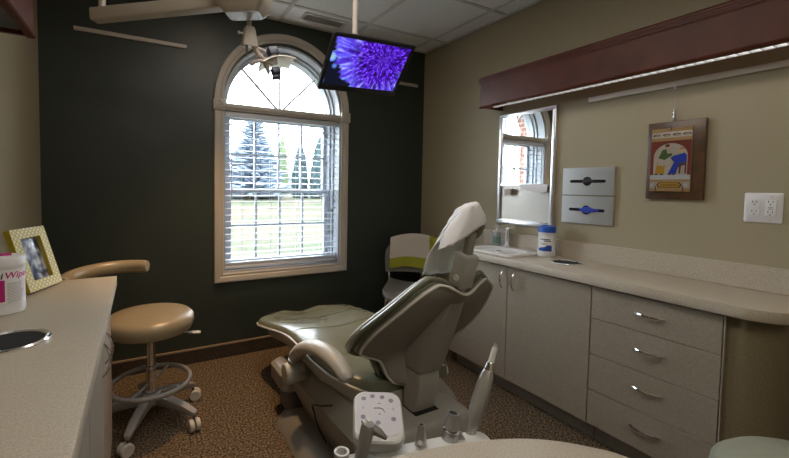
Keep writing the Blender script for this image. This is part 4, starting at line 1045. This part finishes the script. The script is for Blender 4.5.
# plastic headrest cover
def cover():
    t = [  # rows from the rear hem over the top and down the front; columns left to right
        [(.888, .998, 1.022), (.925, .945, 1.052), (.990, .930, 1.092), (1.045, .942, 1.108), (1.102, .985, 1.084)],
        [(.918, 1.008, 1.072), (.940, .942, 1.108), (.992, .930, 1.140), (1.040, .940, 1.142), (1.092, .985, 1.112)],
        [(.952, 1.005, 1.116), (.962, .950, 1.166), (.990, .945, 1.182), (1.018, .955, 1.183), (1.062, .988, 1.150)],
        [(.962, 1.020, 1.098), (.970, 1.012, 1.138), (.992, 1.010, 1.160), (1.032, 1.012, 1.150), (1.080, 1.015, 1.105)],
        [(.938, 1.050, 1.042), (.955, 1.052, 1.075), (.995, 1.055, 1.092), (1.045, 1.052, 1.080), (1.090, 1.042, 1.040)],
        [(.914, 1.080, .983), (.942, 1.088, 1.000), (.998, 1.092, 1.005), (1.050, 1.086, .996), (1.092, 1.066, .975)],
        [(.905, 1.102, .913), (.940, 1.112, .910), (1.000, 1.116, .908), (1.050, 1.108, .908), (1.088, 1.082, .915)]]
    cols = [bez([r_[j] for r_ in t], 5) for j in range(5)]
    G = []; rnd = random.Random(11)
    for i in range(len(cols[0])):
        row = bez([c_[i] for c_ in cols], 5)
        G.append([p + Vector((rnd.uniform(-1, 1), rnd.uniform(-1, 1), rnd.uniform(-1, 1))) * .0016 + Vector((0, .006 * math.sin(j * 1.1 + i * .35), 0)) * (1 if 8 < i else .3) for j, p in enumerate(row)])
    o = B().slab(G, [[p + Vector((0, .0008 if i > 12 else .0012, .0008)) for p in r_] for i, r_ in enumerate(G)]).build('headrest_cover', 'paper_white', smooth=False)
    for f_ in o.data.polygons: f_.use_smooth = True
    tag(o, 'crumpled white plastic cover over the dental chair headrest', 'cover')
cover()

# ------------------------------------------------------------------ assistant unit in the foreground
au = thing('assistant_unit', 'white assistant instrument arm with control pad behind the dental chair', 'instrument unit', (.62, .72, 0))
bz = .612
A0, A1 = Vector((.40, .735, bz)), Vector((.738, .668, bz)); dd = (A1 - A0).normalized(); ss = Vector((-dd.y, dd.x, 0))
def bar_loop(z, g):
    out = [];  
    for k in range(9): a = math.radians(-90 + 180 * k / 8); out.append(A1 + dd * (.035 - g) * math.cos(a) + ss * (.035 - g) * math.sin(a))
    for k in range(9): a = math.radians(90 + 180 * k / 8); out.append(A0 + dd * (.035 - g) * math.cos(a) + ss * (.035 - g) * math.sin(a))
    return [Vector((p.x, p.y, z)) for p in out]
B().loft([bar_loop(bz - .045, .006), bar_loop(bz - .040, 0), bar_loop(bz - .008, 0), bar_loop(bz, .007)]).build('holder_bar', 'unit_white', au, smooth=True)
B().tube([(.44, .727, .57), (.44, .727, .05)], .026, 14).build('support_column', 'unit_white', au, smooth=True)
B().lathe([(.15, .0), (.15, .02), (.05, .04), (.03, .06)], (.44, .727, 0), 24).build('floor_base', 'unit_white', au, smooth=True)
# control pad
kc = Vector((.503, .762, .686)); kx = Vector((.87, -.49, 0)).normalized(); kn = Vector((-.20, -.36, .91)).normalized(); ky = kn.cross(kx).normalized(); kx = ky.cross(kn)
def kl(s_, h, r=.030, y0=-.074, y1=.060): return [kc + kx * a * s_ + ky * c_ * s_ + kn * h for a, c_ in rrect(-.060, .060, y0, y1, r, 6)]
cp = B().loft([kl(.80, -.045), kl(.97, -.030), kl(1.0, -.012), kl(.98, .0), kl(.92, .004)]).build('control_pad', 'unit_white', au, smooth=True)
B().loft([[kc + kx * a * .86 + ky * c_ * .84 + ky * .004 + kn * h for a, c_ in rrect(-.060, .060, -.072, .060, .030, 6)] for h in (.003, .0052)]).build('pad_face', 'keypad_panel', cp)
for a, c_ in ((-.034, .036), (-.012, .043), (.012, .041), (.033, .032), (-.036, -.012), (-.001, -.026), (.036, -.016)):
    q = kc + kx * a + ky * c_ + kn * .0052
    B().loft([[q + (kx * math.cos(k * .3927) * r_ + ky * math.sin(k * .3927) * r_ * .8) + kn * h for k in range(16)] for r_, h in ((.0060, 0), (.0060, .0010), (.0042, .0010), (.0040, .0003))]).build('key', 'key_grey', cp)
for a, c_ in ((-.036, .012), (.037, .010), (.004, .024), (.004, -.004)):
    q = kc + kx * a + ky * c_ + kn * .0055
    B().obox(q, kx, ky, kn, .0030 if c_ in (.024, -.004) else .001, .0008 if c_ in (.024, -.004) else .003, .0004).build('marking', 'key_grey', cp)
q = kc + kn * .0056
B().tube([q + kx * a + ky * c_ for a, c_ in ((-.010, .011), (.004, .012), (.012, .009), (.016, .001))], .0010, 5).build('marking', 'key_grey', cp)
for a, c_ in ((-.040, .014), (-.012, .014), (-.042, -.026), (-.004, -.036), (.026, -.030), (-.034, .044)):
    B().lathe([(.0012, 0), (.0012, .0006)], kc + kx * a + ky * c_ + kn * .0052, 8, kn).build('indicator', 'white_plastic', cp)
nb = kc - kn * .03
B().tube([nb + Vector((.006, -.004, 0)), Vector((.505, .745, .62)), Vector((.505, .735, .58))], [.040, .036, .034], 16).build('pad_neck', 'unit_white', au, smooth=True)
# work surface
tt = thing('work_tray', 'cream rounded laminate work tray in front of the instrument arm', 'tray', (.45, .2, .60))
cx_, cy_, rr_ = .525, .195, .395
pl = [(cx_ + rr_ * math.cos(math.radians(a)) * .98, cy_ + rr_ * math.sin(math.radians(a))) for a in range(20, 161, 5)]
pl = [(.90, -.05), (.905, .12), (.895, .26)] + [(.862, .392), (.82, .452), (.772, .497), (.72, .530), (.66, .556), (.59, .578), (.52, .595), (.46, .606), (.40, .610), (.34, .600)] + [(.26, .55), (.20, .45), (.18, .30), (.20, -.05)]
pl = [(p.x, p.y) for p in bez([(a, c_, 0) for a, c_ in pl], 4)]
B().prism(pl, (0, 0, .684), (1, 0, 0), (0, 1, 0), (0, 0, .016)).build('tray_top', 'laminate_counter', tt, bevel=.004)
B().lathe([(.24, 0), (.24, .02), (.05, .035), (.03, .06), (.03, .684)], (.55, .12, 0), 24).build('pedestal', 'unit_white', tt, smooth=True)
# instruments standing in the holder
def inst(name, label, cat, base, axis, parts):
    t = thing(name, label, cat, base)
    for nm, m, prof in parts: B().lathe(prof, base, 18, axis).build(nm, m, t, smooth=True)
    return t
e = inst('saliva_ejector', 'small grey metal suction tip in the white holder', 'instrument', (.594, .712, .600), (.03, 0, 1),
     [('body', 'handpiece_grey', [(.0135, 0), (.0145, .01), (.0135, .028), (.010, .045), (.0085, .056), (.0085, .062), (.0055, .062), (.005, .05)]), ('tip_bore', 'dark_void', [(.0056, .0605), (.001, .0603)])])
B().tube([(.582, .700, .622), (.578, .694, .632)], .006, 8).build('valve', 'chair_mid', e, smooth=True)
e = inst('suction_handpiece', 'large grey metal suction handpiece in the white holder', 'instrument', (.672, .698, .588), (.14, .0, 1),
     [('body', 'handpiece_grey', [(.0185, 0), (.0205, .01), (.0205, .035), (.0195, .046)]), ('ring', 'chrome', [(.0202, .045), (.0206, .048), (.0202, .051)]),
      ('nose', 'handpiece_grey', [(.0195, .050), (.0168, .070), (.0150, .084), (.0150, .088), (.0112, .088), (.011, .075)]), ('tip_bore', 'dark_void', [(.0113, .0855), (.001, .0853)])])
B().tube([(.692, .690, .612), (.704, .684, .620)], [.009, .0105], 10).build('valve_knob', 'aluminium', e, smooth=True)
bs = Vector((.733, .692, .598)); tip_dir = Vector((.42, .02, 1)).normalized()
e = inst('syringe_handpiece', 'tall silver grey handpiece with slender tip in the white holder', 'instrument', bs, tip_dir,
     [('stem', 'handpiece_grey', [(.0125, 0), (.013, .015), (.015, .034), (.0165, .042)]), ('body', 'handpiece_grey', [(.0170, .042), (.0190, .06), (.0200, .095), (.0190, .135), (.0160, .162), (.0115, .175)]),
      ('collar', 'chrome', [(.0118, .174), (.0095, .192), (.0075, .196)]), ('tip', 'unit_white', [(.0078, .195), (.0072, .230), (.0062, .236)]), ('tip_nut', 'aluminium', [(.0050, .235), (.0052, .244), (.003, .246)])])
# air-water syringe in front of the pad
t = thing('air_water_syringe', 'silver air and water syringe leaning before the control pad', 'instrument', (.418, .708, .612))
s0 = Vector((.430, .690, .712)); s1 = Vector((.418, .708, .613))
B().tube([s1, s1.lerp(s0, .5), s0, s0 + (s0 - s1).normalized() * .012], [.0135, .0145, .0155, .012], 14).build('handle', 'handpiece_grey', t, smooth=True)
B().tube([s0 + Vector((.008, -.004, 0)), s0 + Vector((.022, -.014, -.008)), s0 + Vector((.033, -.024, -.018))], [.011, .009, .004], 12).build('nozzle', 'aluminium', t, smooth=True)
for k in (-1, 1): B().obox(s0 + Vector((k * .006, .006, .012)), (1, 0, 0), (0, 1, 0), (0, 0, 1), .004, .006, .003).build('button', 'unit_white', t, bevel=.001)
tag(B().lathe([(.014, 0), (.016, .02), (.017, .055), (.012, .055), (.011, .03)], (.382, .718, .604), 16).build('suction_tip', 'unit_white', smooth=True), 'white ringed suction tip beside the syringe', 'instrument')

# ------------------------------------------------------------------ monitor
def screen_mat():
    m = bpy.data.materials.new('flower_screen'); m.use_nodes = True; t = m.node_tree
    t.nodes.remove(t.nodes['Principled BSDF'])
    tc = nd(t, 'ShaderNodeTexCoord'); sub = nd(t, 'ShaderNodeVectorMath'); sub.operation = 'SUBTRACT'; sub.inputs[1].default_value = (.085, .050, 0)
    t.links.new(tc.outputs['Object'], sub.inputs[0])
    ln = nd(t, 'ShaderNodeVectorMath'); ln.operation = 'LENGTH'; t.links.new(sub.outputs[0], ln.inputs[0])
    sx = nd(t, 'ShaderNodeSeparateXYZ'); t.links.new(sub.outputs[0], sx.inputs[0])
    at = nd(t, 'ShaderNodeMath'); at.operation = 'ARCTAN2'; t.links.new(sx.outputs[1], at.inputs[0]); t.links.new(sx.outputs[0], at.inputs[1])
    def M(op, a, b=None, c_=None):
        n = nd(t, 'ShaderNodeMath'); n.operation = op
        for k, v in enumerate((a, b, c_)):
            if v is None: continue
            if isinstance(v, (int, float)): n.inputs[k].default_value = v
            else: t.links.new(v, n.inputs[k])
        return n.outputs[0]
    r = ln.outputs['Value']; th = at.outputs[0]
    # polar petal cells: voronoi on (theta*14, r*38)
    cb_ = nd(t, 'ShaderNodeCombineXYZ'); t.links.new(M('MULTIPLY', th, 11.0), cb_.inputs[0]); t.links.new(M('MULTIPLY', r, 46.0), cb_.inputs[1])
    vo = nd(t, 'ShaderNodeTexVoronoi'); vo.inputs['Scale'].default_value = 1.0; t.links.new(cb_.outputs[0], vo.inputs['Vector'])
    ns = nd(t, 'ShaderNodeTexNoise'); ns.inputs['Scale'].default_value = 14; t.links.new(tc.outputs['Object'], ns.inputs['Vector'])
    cellv = vo.outputs['Distance']
    ra = nd(t, 'ShaderNodeValToRGB'); e = ra.color_ramp.elements
    e[0].position = .10; e[0].color = (.22, .10, .95, 1); e[1].position = .75; e[1].color = (.010, .002, .06, 1); q = e.new(.40); q.color = (.065, .006, .46, 1)
    t.links.new(cellv, ra.inputs[0])
    # outer long petals, paler
    cb2 = nd(t, 'ShaderNodeCombineXYZ'); t.links.new(M('MULTIPLY', th, 9.0), cb2.inputs[0]); t.links.new(M('MULTIPLY', r, 6.0), cb2.inputs[1])
    n3 = nd(t, 'ShaderNodeTexNoise'); n3.inputs['Scale'].default_value = 1.0; n3.inputs['Detail'].default_value = 3; t.links.new(cb2.outputs[0], n3.inputs['Vector'])
    rb = nd(t, 'ShaderNodeValToRGB'); e = rb.color_ramp.elements
    e[0].position = .42; e[0].color = (.055, .02, .40, 1); e[1].position = .66; e[1].color = (.42, .46, .92, 1); q = e.new(.52); q.color = (.10, .08, .75, 1)
    t.links.new(n3.outputs['Fac'], rb.inputs[0])
    # weights
    rn = M('ADD', r, M('MULTIPLY', M('SUBTRACT', n3.outputs['Fac'], .5), .14))
    left = M('MULTIPLY', sx.outputs[0], .30)
    rr = M('SUBTRACT', rn, M('MULTIPLY', M('MAXIMUM', sx.outputs[1], 0.0), .35))
    w1 = nd(t, 'ShaderNodeMapRange'); w1.inputs['From Min'].default_value = .140; w1.inputs['From Max'].default_value = .240; t.links.new(rr, w1.inputs['Value'])
    mx = nd(t, 'ShaderNodeMixRGB'); t.links.new(w1.outputs[0], mx.inputs[0]); t.links.new(ra.outputs[0], mx.inputs[1]); t.links.new(rb.outputs[0], mx.inputs[2])
    # dark corner with a few blue and green blooms
    w2 = nd(t, 'ShaderNodeMapRange'); w2.inputs['From Min'].default_value = .285; w2.inputs['From Max'].default_value = .305; t.links.new(M('ADD', rr, M('MULTIPLY', M('MAXIMUM', M('MULTIPLY', sx.outputs[1], -1.0), 0.0), .45)), w2.inputs['Value'])
    v2 = nd(t, 'ShaderNodeTexVoronoi'); v2.inputs['Scale'].default_value = 18; t.links.new(tc.outputs['Object'], v2.inputs['Vector'])
    rc = nd(t, 'ShaderNodeValToRGB'); e = rc.color_ramp.elements
    e[0].position = .30; e[0].color = (.10, .22, .70, 1); e[1].position = .46; e[1].color = (.004, .005, .012, 1); q = e.new(.16); q.color = (.25, .38, .45, 1)
    t.links.new(v2.outputs['Distance'], rc.inputs[0])
    mx2 = nd(t, 'ShaderNodeMixRGB'); t.links.new(w2.outputs[0], mx2.inputs[0]); t.links.new(mx.outputs[0], mx2.inputs[1]); t.links.new(rc.outputs[0], mx2.inputs[2])
    em = nd(t, 'ShaderNodeEmission'); em.inputs[1].default_value = 1.0; t.links.new(mx2.outputs[0], em.inputs[0])
    gl = nd(t, 'ShaderNodeBsdfGlossy'); gl.inputs['Roughness'].default_value = .25; gl.inputs[0].default_value = (.02, .02, .02, 1)
    ad = nd(t, 'ShaderNodeAddShader'); t.links.new(em.outputs[0], ad.inputs[0]); t.links.new(gl.outputs[0], ad.inputs[1])
    t.links.new(ad.outputs[0], t.nodes['Material Output'].inputs['Surface'])
    MATS['flower_screen'] = m
screen_mat()
mo = thing('monitor', 'black flat monitor showing a purple flower, hung from the ceiling', 'monitor', (0, 0, 0))
MW, MH = .5, .306
# local: x right, y up the screen, z towards the viewer
B().loft([[Vector((a, c_, z)) for a, c_ in rrect(-MW / 2 * s_, MW / 2 * s_, -MH / 2 * s_, MH / 2 * s_, .008, 3)] for z, s_ in ((-.045, .70), (-.030, .93), (-.012, 1.0), (.0, 1.0))]).build('casing', 'black_plastic', mo, smooth=True)
f = B(); bz_ = .020
for a in ((-MW / 2, MW / 2, -MH / 2, -MH / 2 + .030), (-MW / 2, MW / 2, MH / 2 - bz_, MH / 2), (-MW / 2, -MW / 2 + bz_, -MH / 2 + .030, MH / 2 - bz_), (MW / 2 - bz_, MW / 2, -MH / 2 + .030, MH / 2 - bz_)): f.box(*a, 0, .006)
f.build('bezel', 'black_plastic', mo, bevel=.0015)
B().box(-MW / 2 + bz_, MW / 2 - bz_, -MH / 2 + .030, MH / 2 - bz_, .0005, .0025).build('screen', 'flower_screen', mo, org=(0, 0, 0))
B().box(-.035, .005, MH / 2 - .014, MH / 2 - .004, .0055, .0075).build('sensor', 'dark_void', mo)
B().obox((0, 0, -.060), (1, 0, 0), (0, 1, 0), (0, 0, 1), .05, .05, .016).build('mount_plate', 'castor_dark', mo, bevel=.003)
cT = [Vector(p) for p in ((.825, 1.686, 1.971), (1.324, 1.706, 1.996), (1.327, 1.914, 1.772), (.828, 1.894, 1.747))]
mc = sum(cT, Vector()) / 4; mxv = (cT[1] - cT[0]).normalized(); myv = (cT[0] - cT[3]).normalized(); mzv = mxv.cross(myv).normalized(); myv = mzv.cross(mxv)
mo.matrix_world = Matrix(((mxv.x, myv.x, mzv.x, mc.x), (mxv.y, myv.y, mzv.y, mc.y), (mxv.z, myv.z, mzv.z, mc.z), (0, 0, 0, 1)))
back = mc - mzv * .07
mp_ = thing('monitor_pole', 'cream ceiling pole carrying the monitor', 'pole', (1.035, 1.86, H))
B().tube([(1.035, 1.862, H - .006), (1.035, 1.862, 2.23)], .020, 14).build('upper_tube', 'lamp_cream', mp_, smooth=True)
B().tube([(1.035, 1.862, 2.24), (1.035, 1.862, 1.99)], .016, 14).build('lower_tube', 'trim_cream', mp_, smooth=True)
B().lathe([(.05, -.006), (.05, -.018), (.02, -.024)], (1.035, 1.862, H), 20).build('ceiling_plate', 'lamp_cream', mp_, smooth=True)
B().tube([Vector((1.035, 1.862, 2.0)), back.lerp(Vector((1.035, 1.862, 2.0)), .4), back + mzv * .01], .016, 10).build('swivel_arm', 'castor_dark', mp_, smooth=True)

# ------------------------------------------------------------------ dental light
dl = thing('dental_light', 'cream dental operating light on a long arm before the window', 'dental light', (-.15, 1.99, H))
P1, P2 = Vector((-.160, 1.995, 1.945)), Vector((.36, 1.652, 1.985))
dv = (P2 - P1).normalized(); sv = Vector((-dv.y, dv.x, 0)).normalized(); uv = dv.cross(sv) * (1 if dv.cross(sv).z > 0 else -1)
B().obox((P1 + P2) / 2, dv, sv, uv, (P2 - P1).length / 2 + .01, .026, .026).build('arm_beam', 'lamp_cream', dl, bevel=.006, seg=3)
B().tube([P1 + dv * .03, Vector((P1.x + dv.x * .03, P1.y + dv.y * .03, H - .012))], .014, 12).build('drop_tube', 'lamp_cream', dl, smooth=True)
B().lathe([(.07, -.010), (.07, -.03), (.03, -.045)], (P1.x + dv.x * .03, P1.y + dv.y * .03, H), 20).build('ceiling_plate', 'lamp_cream', dl, smooth=True)
hc = Vector((.385, 1.625, 0))
def hl(z, a_, c_): return [Vector((hc.x, hc.y, z)) + dv.xy.to_3d().normalized() * p + sv * q for p, q in rrect(-a_, a_, -c_, c_, .018, 4)]
hs = B().loft([hl(1.925, .072, .042), hl(1.955, .098, .066), hl(2.06, .100, .068), hl(2.075, .09, .06)]).build('arm_housing', 'lamp_cream', dl, smooth=True)
B().loft([hl(1.9215, .070, .040), hl(1.9245, .070, .040)]).build('cover_plate', 'diffuser_blue', hs)
for p, q in ((-.05, -.028), (.05, -.028), (-.05, .028), (.05, .028)):
    B().lathe([(.0035, 0), (.0035, .001)], Vector((hc.x, hc.y, 1.9215)) + dv.xy.to_3d().normalized() * p + sv * q, 8, (0, 0, -1)).build('screw', 'ink_grey', hs)
lx, ly = .412, 1.66
B().tube([(lx, ly, 1.925), (lx, ly, 1.885)], .010, 12).build('swivel_tube', 'lamp_cream', dl, smooth=True)
yk = B().loft([[Vector((lx + a, ly + c_, z)) for a, c_ in rrect(-w0, w1_, -.022, .022, .008, 3)] for z, w0, w1_ in ((1.893, .018, .018), (1.88, .024, .024), (1.825, .030, .034), (1.815, .028, .034))]).build('swivel_block', 'lamp_cream', dl, smooth=True)
B().lathe([(.004, 0), (.004, .018), (.007, .019), (.007, .024)], (lx - .024, ly - .01, 1.862), 8, (-1, 0, 0)).build('friction_knob', 'unit_white', yk)
B().lathe([(.006, 0), (.004, -.03), (.001, -.05)], (lx - .012, ly - .012, 1.816), 8).build('pin', 'castor_dark', yk)
for k, (a, c_) in enumerate(((.02, -.023), (-.012, -.023), (.02, -.023))): B().lathe([(.003, 0), (.003, .001)], (lx + a, ly + c_ + .001, 1.868 - .02 * k), 8, (0, -1, 0)).build('screw', 'ink_grey', yk)
B().tube(bez([(lx + .022, ly, 1.822), (lx + .035, ly, 1.795), (lx + .065, ly, 1.770), (lx + .078, ly - .005, 1.748)], 5), [.011] * 16, 10).build('yoke', 'lamp_handle', dl, smooth=True)
B().tube(bez([(lx + .030, ly + .02, 1.822), (lx + .07, ly + .03, 1.818), (lx + .11, ly + .03, 1.80)], 5), [.009] * 11, 10).build('yoke', 'lamp_handle', dl, smooth=True)
lc = Vector((.530, 1.655, 1.765)); ldn = Vector((.28, -.30, -.92)).normalized(); lax = Vector((.95, .10, .26)); lax = (lax - ldn * lax.dot(ldn)).normalized(); lay = ldn.cross(lax)
# curved two-wing reflector
G = []
for i in range(9):
    u = i / 4 - 1
    G.append([lc + lax * .078 * u + lay * .042 * v - ldn * (.020 * (1 - u * u) + .014 * (1 - v * v) - .014) for v in [k / 3 - 1 for k in range(7)]])
B().slab(G, [[p - ldn * .004 for p in r_] for r_ in G]).build('reflector', 'reflector', dl, smooth=True)
B().obox(lc + Vector((-.018, -.005, .042)), lax, lay, ldn, .021, .018, .017).build('fan_box', 'navy_plastic', dl, bevel=.003)
B().tube([lc + Vector((-.018, -.005, .03)), lc + Vector((-.015, -.006, -.01))], [.016, .019], 12).build('lamp_neck', 'lamp_handle', dl, smooth=True)
B().obox(lc + Vector((-.008, -.012, -.040)), lax, lay, ldn, .017, .014, .014).build('bulb_holder', 'navy_plastic', dl, bevel=.003)
B().obox(lc + Vector((-.004, -.014, -.066)), lax, lay, ldn, .016, .012, .006).build('bulb_shield', 'navy_plastic', dl, bevel=.002)
B().tube([lc + Vector((-.008, -.012, -.03)), lc + Vector((-.004, -.014, -.07))], .005, 8).build('shield_stem', 'chrome', dl)
B().tube(bez([lc + Vector((-.115, -.01, -.030)), lc + Vector((-.090, -.015, -.012)), lc + Vector((-.05, -.02, -.008)), lc + Vector((-.02, -.02, -.015))], 5), [.007] + [.0085] * 14 + [.006], 10).build('grip', 'lamp_handle', dl, smooth=True)
B().tube(bez([lc + Vector((.0, .01, .030)), lc + Vector((.04, .01, .036)), lc + Vector((.075, .005, .034)), lc + Vector((.082, .0, .022))], 5), [.006] + [.007] * 14 + [.005], 10).build('grip', 'lamp_handle', dl, smooth=True)
B().tube([lc + Vector((-.052, -.012, -.010)), lc + Vector((-.040, -.014, -.045)), lc + Vector((-.036, -.014, -.06))], [.012, .010, .004], 8).build('joint', 'lamp_handle', dl, smooth=True)

# ------------------------------------------------------------------ ceiling vent
t = thing('ceiling_vent', 'white slotted air vent in the ceiling by the window wall', 'vent', (1.2, 2.63, H - .005))
f = B()
vx0, vx1, vy0, vy1 = 1.03, 1.375, 2.565, 2.70
for a in ((vx0, vx1, vy0, vy0 + .022), (vx0, vx1, vy1 - .022, vy1), (vx0, vx0 + .022, vy0 + .022, vy1 - .022), (vx1 - .022, vx1, vy0 + .022, vy1 - .022)): f.box(*a, H - .004, H + .003)
f.build('frame', 'tbar_white', t, bevel=.001, seg=1)
B().box(vx0 + .01, vx1 - .01, vy0 + .01, vy1 - .01, H + .001, H + .003).build('duct', 'lamp_cream', t)
for k in range(9):
    y = vy0 + .028 + k * .0098
    B().obox(((vx0 + vx1) / 2, y, H - .001), (1, 0, 0), (0, .8, .6), (0, -.6, .8), (vx1 - vx0) / 2 - .022, .0038, .0006).build('slat', 'tbar_white', t)
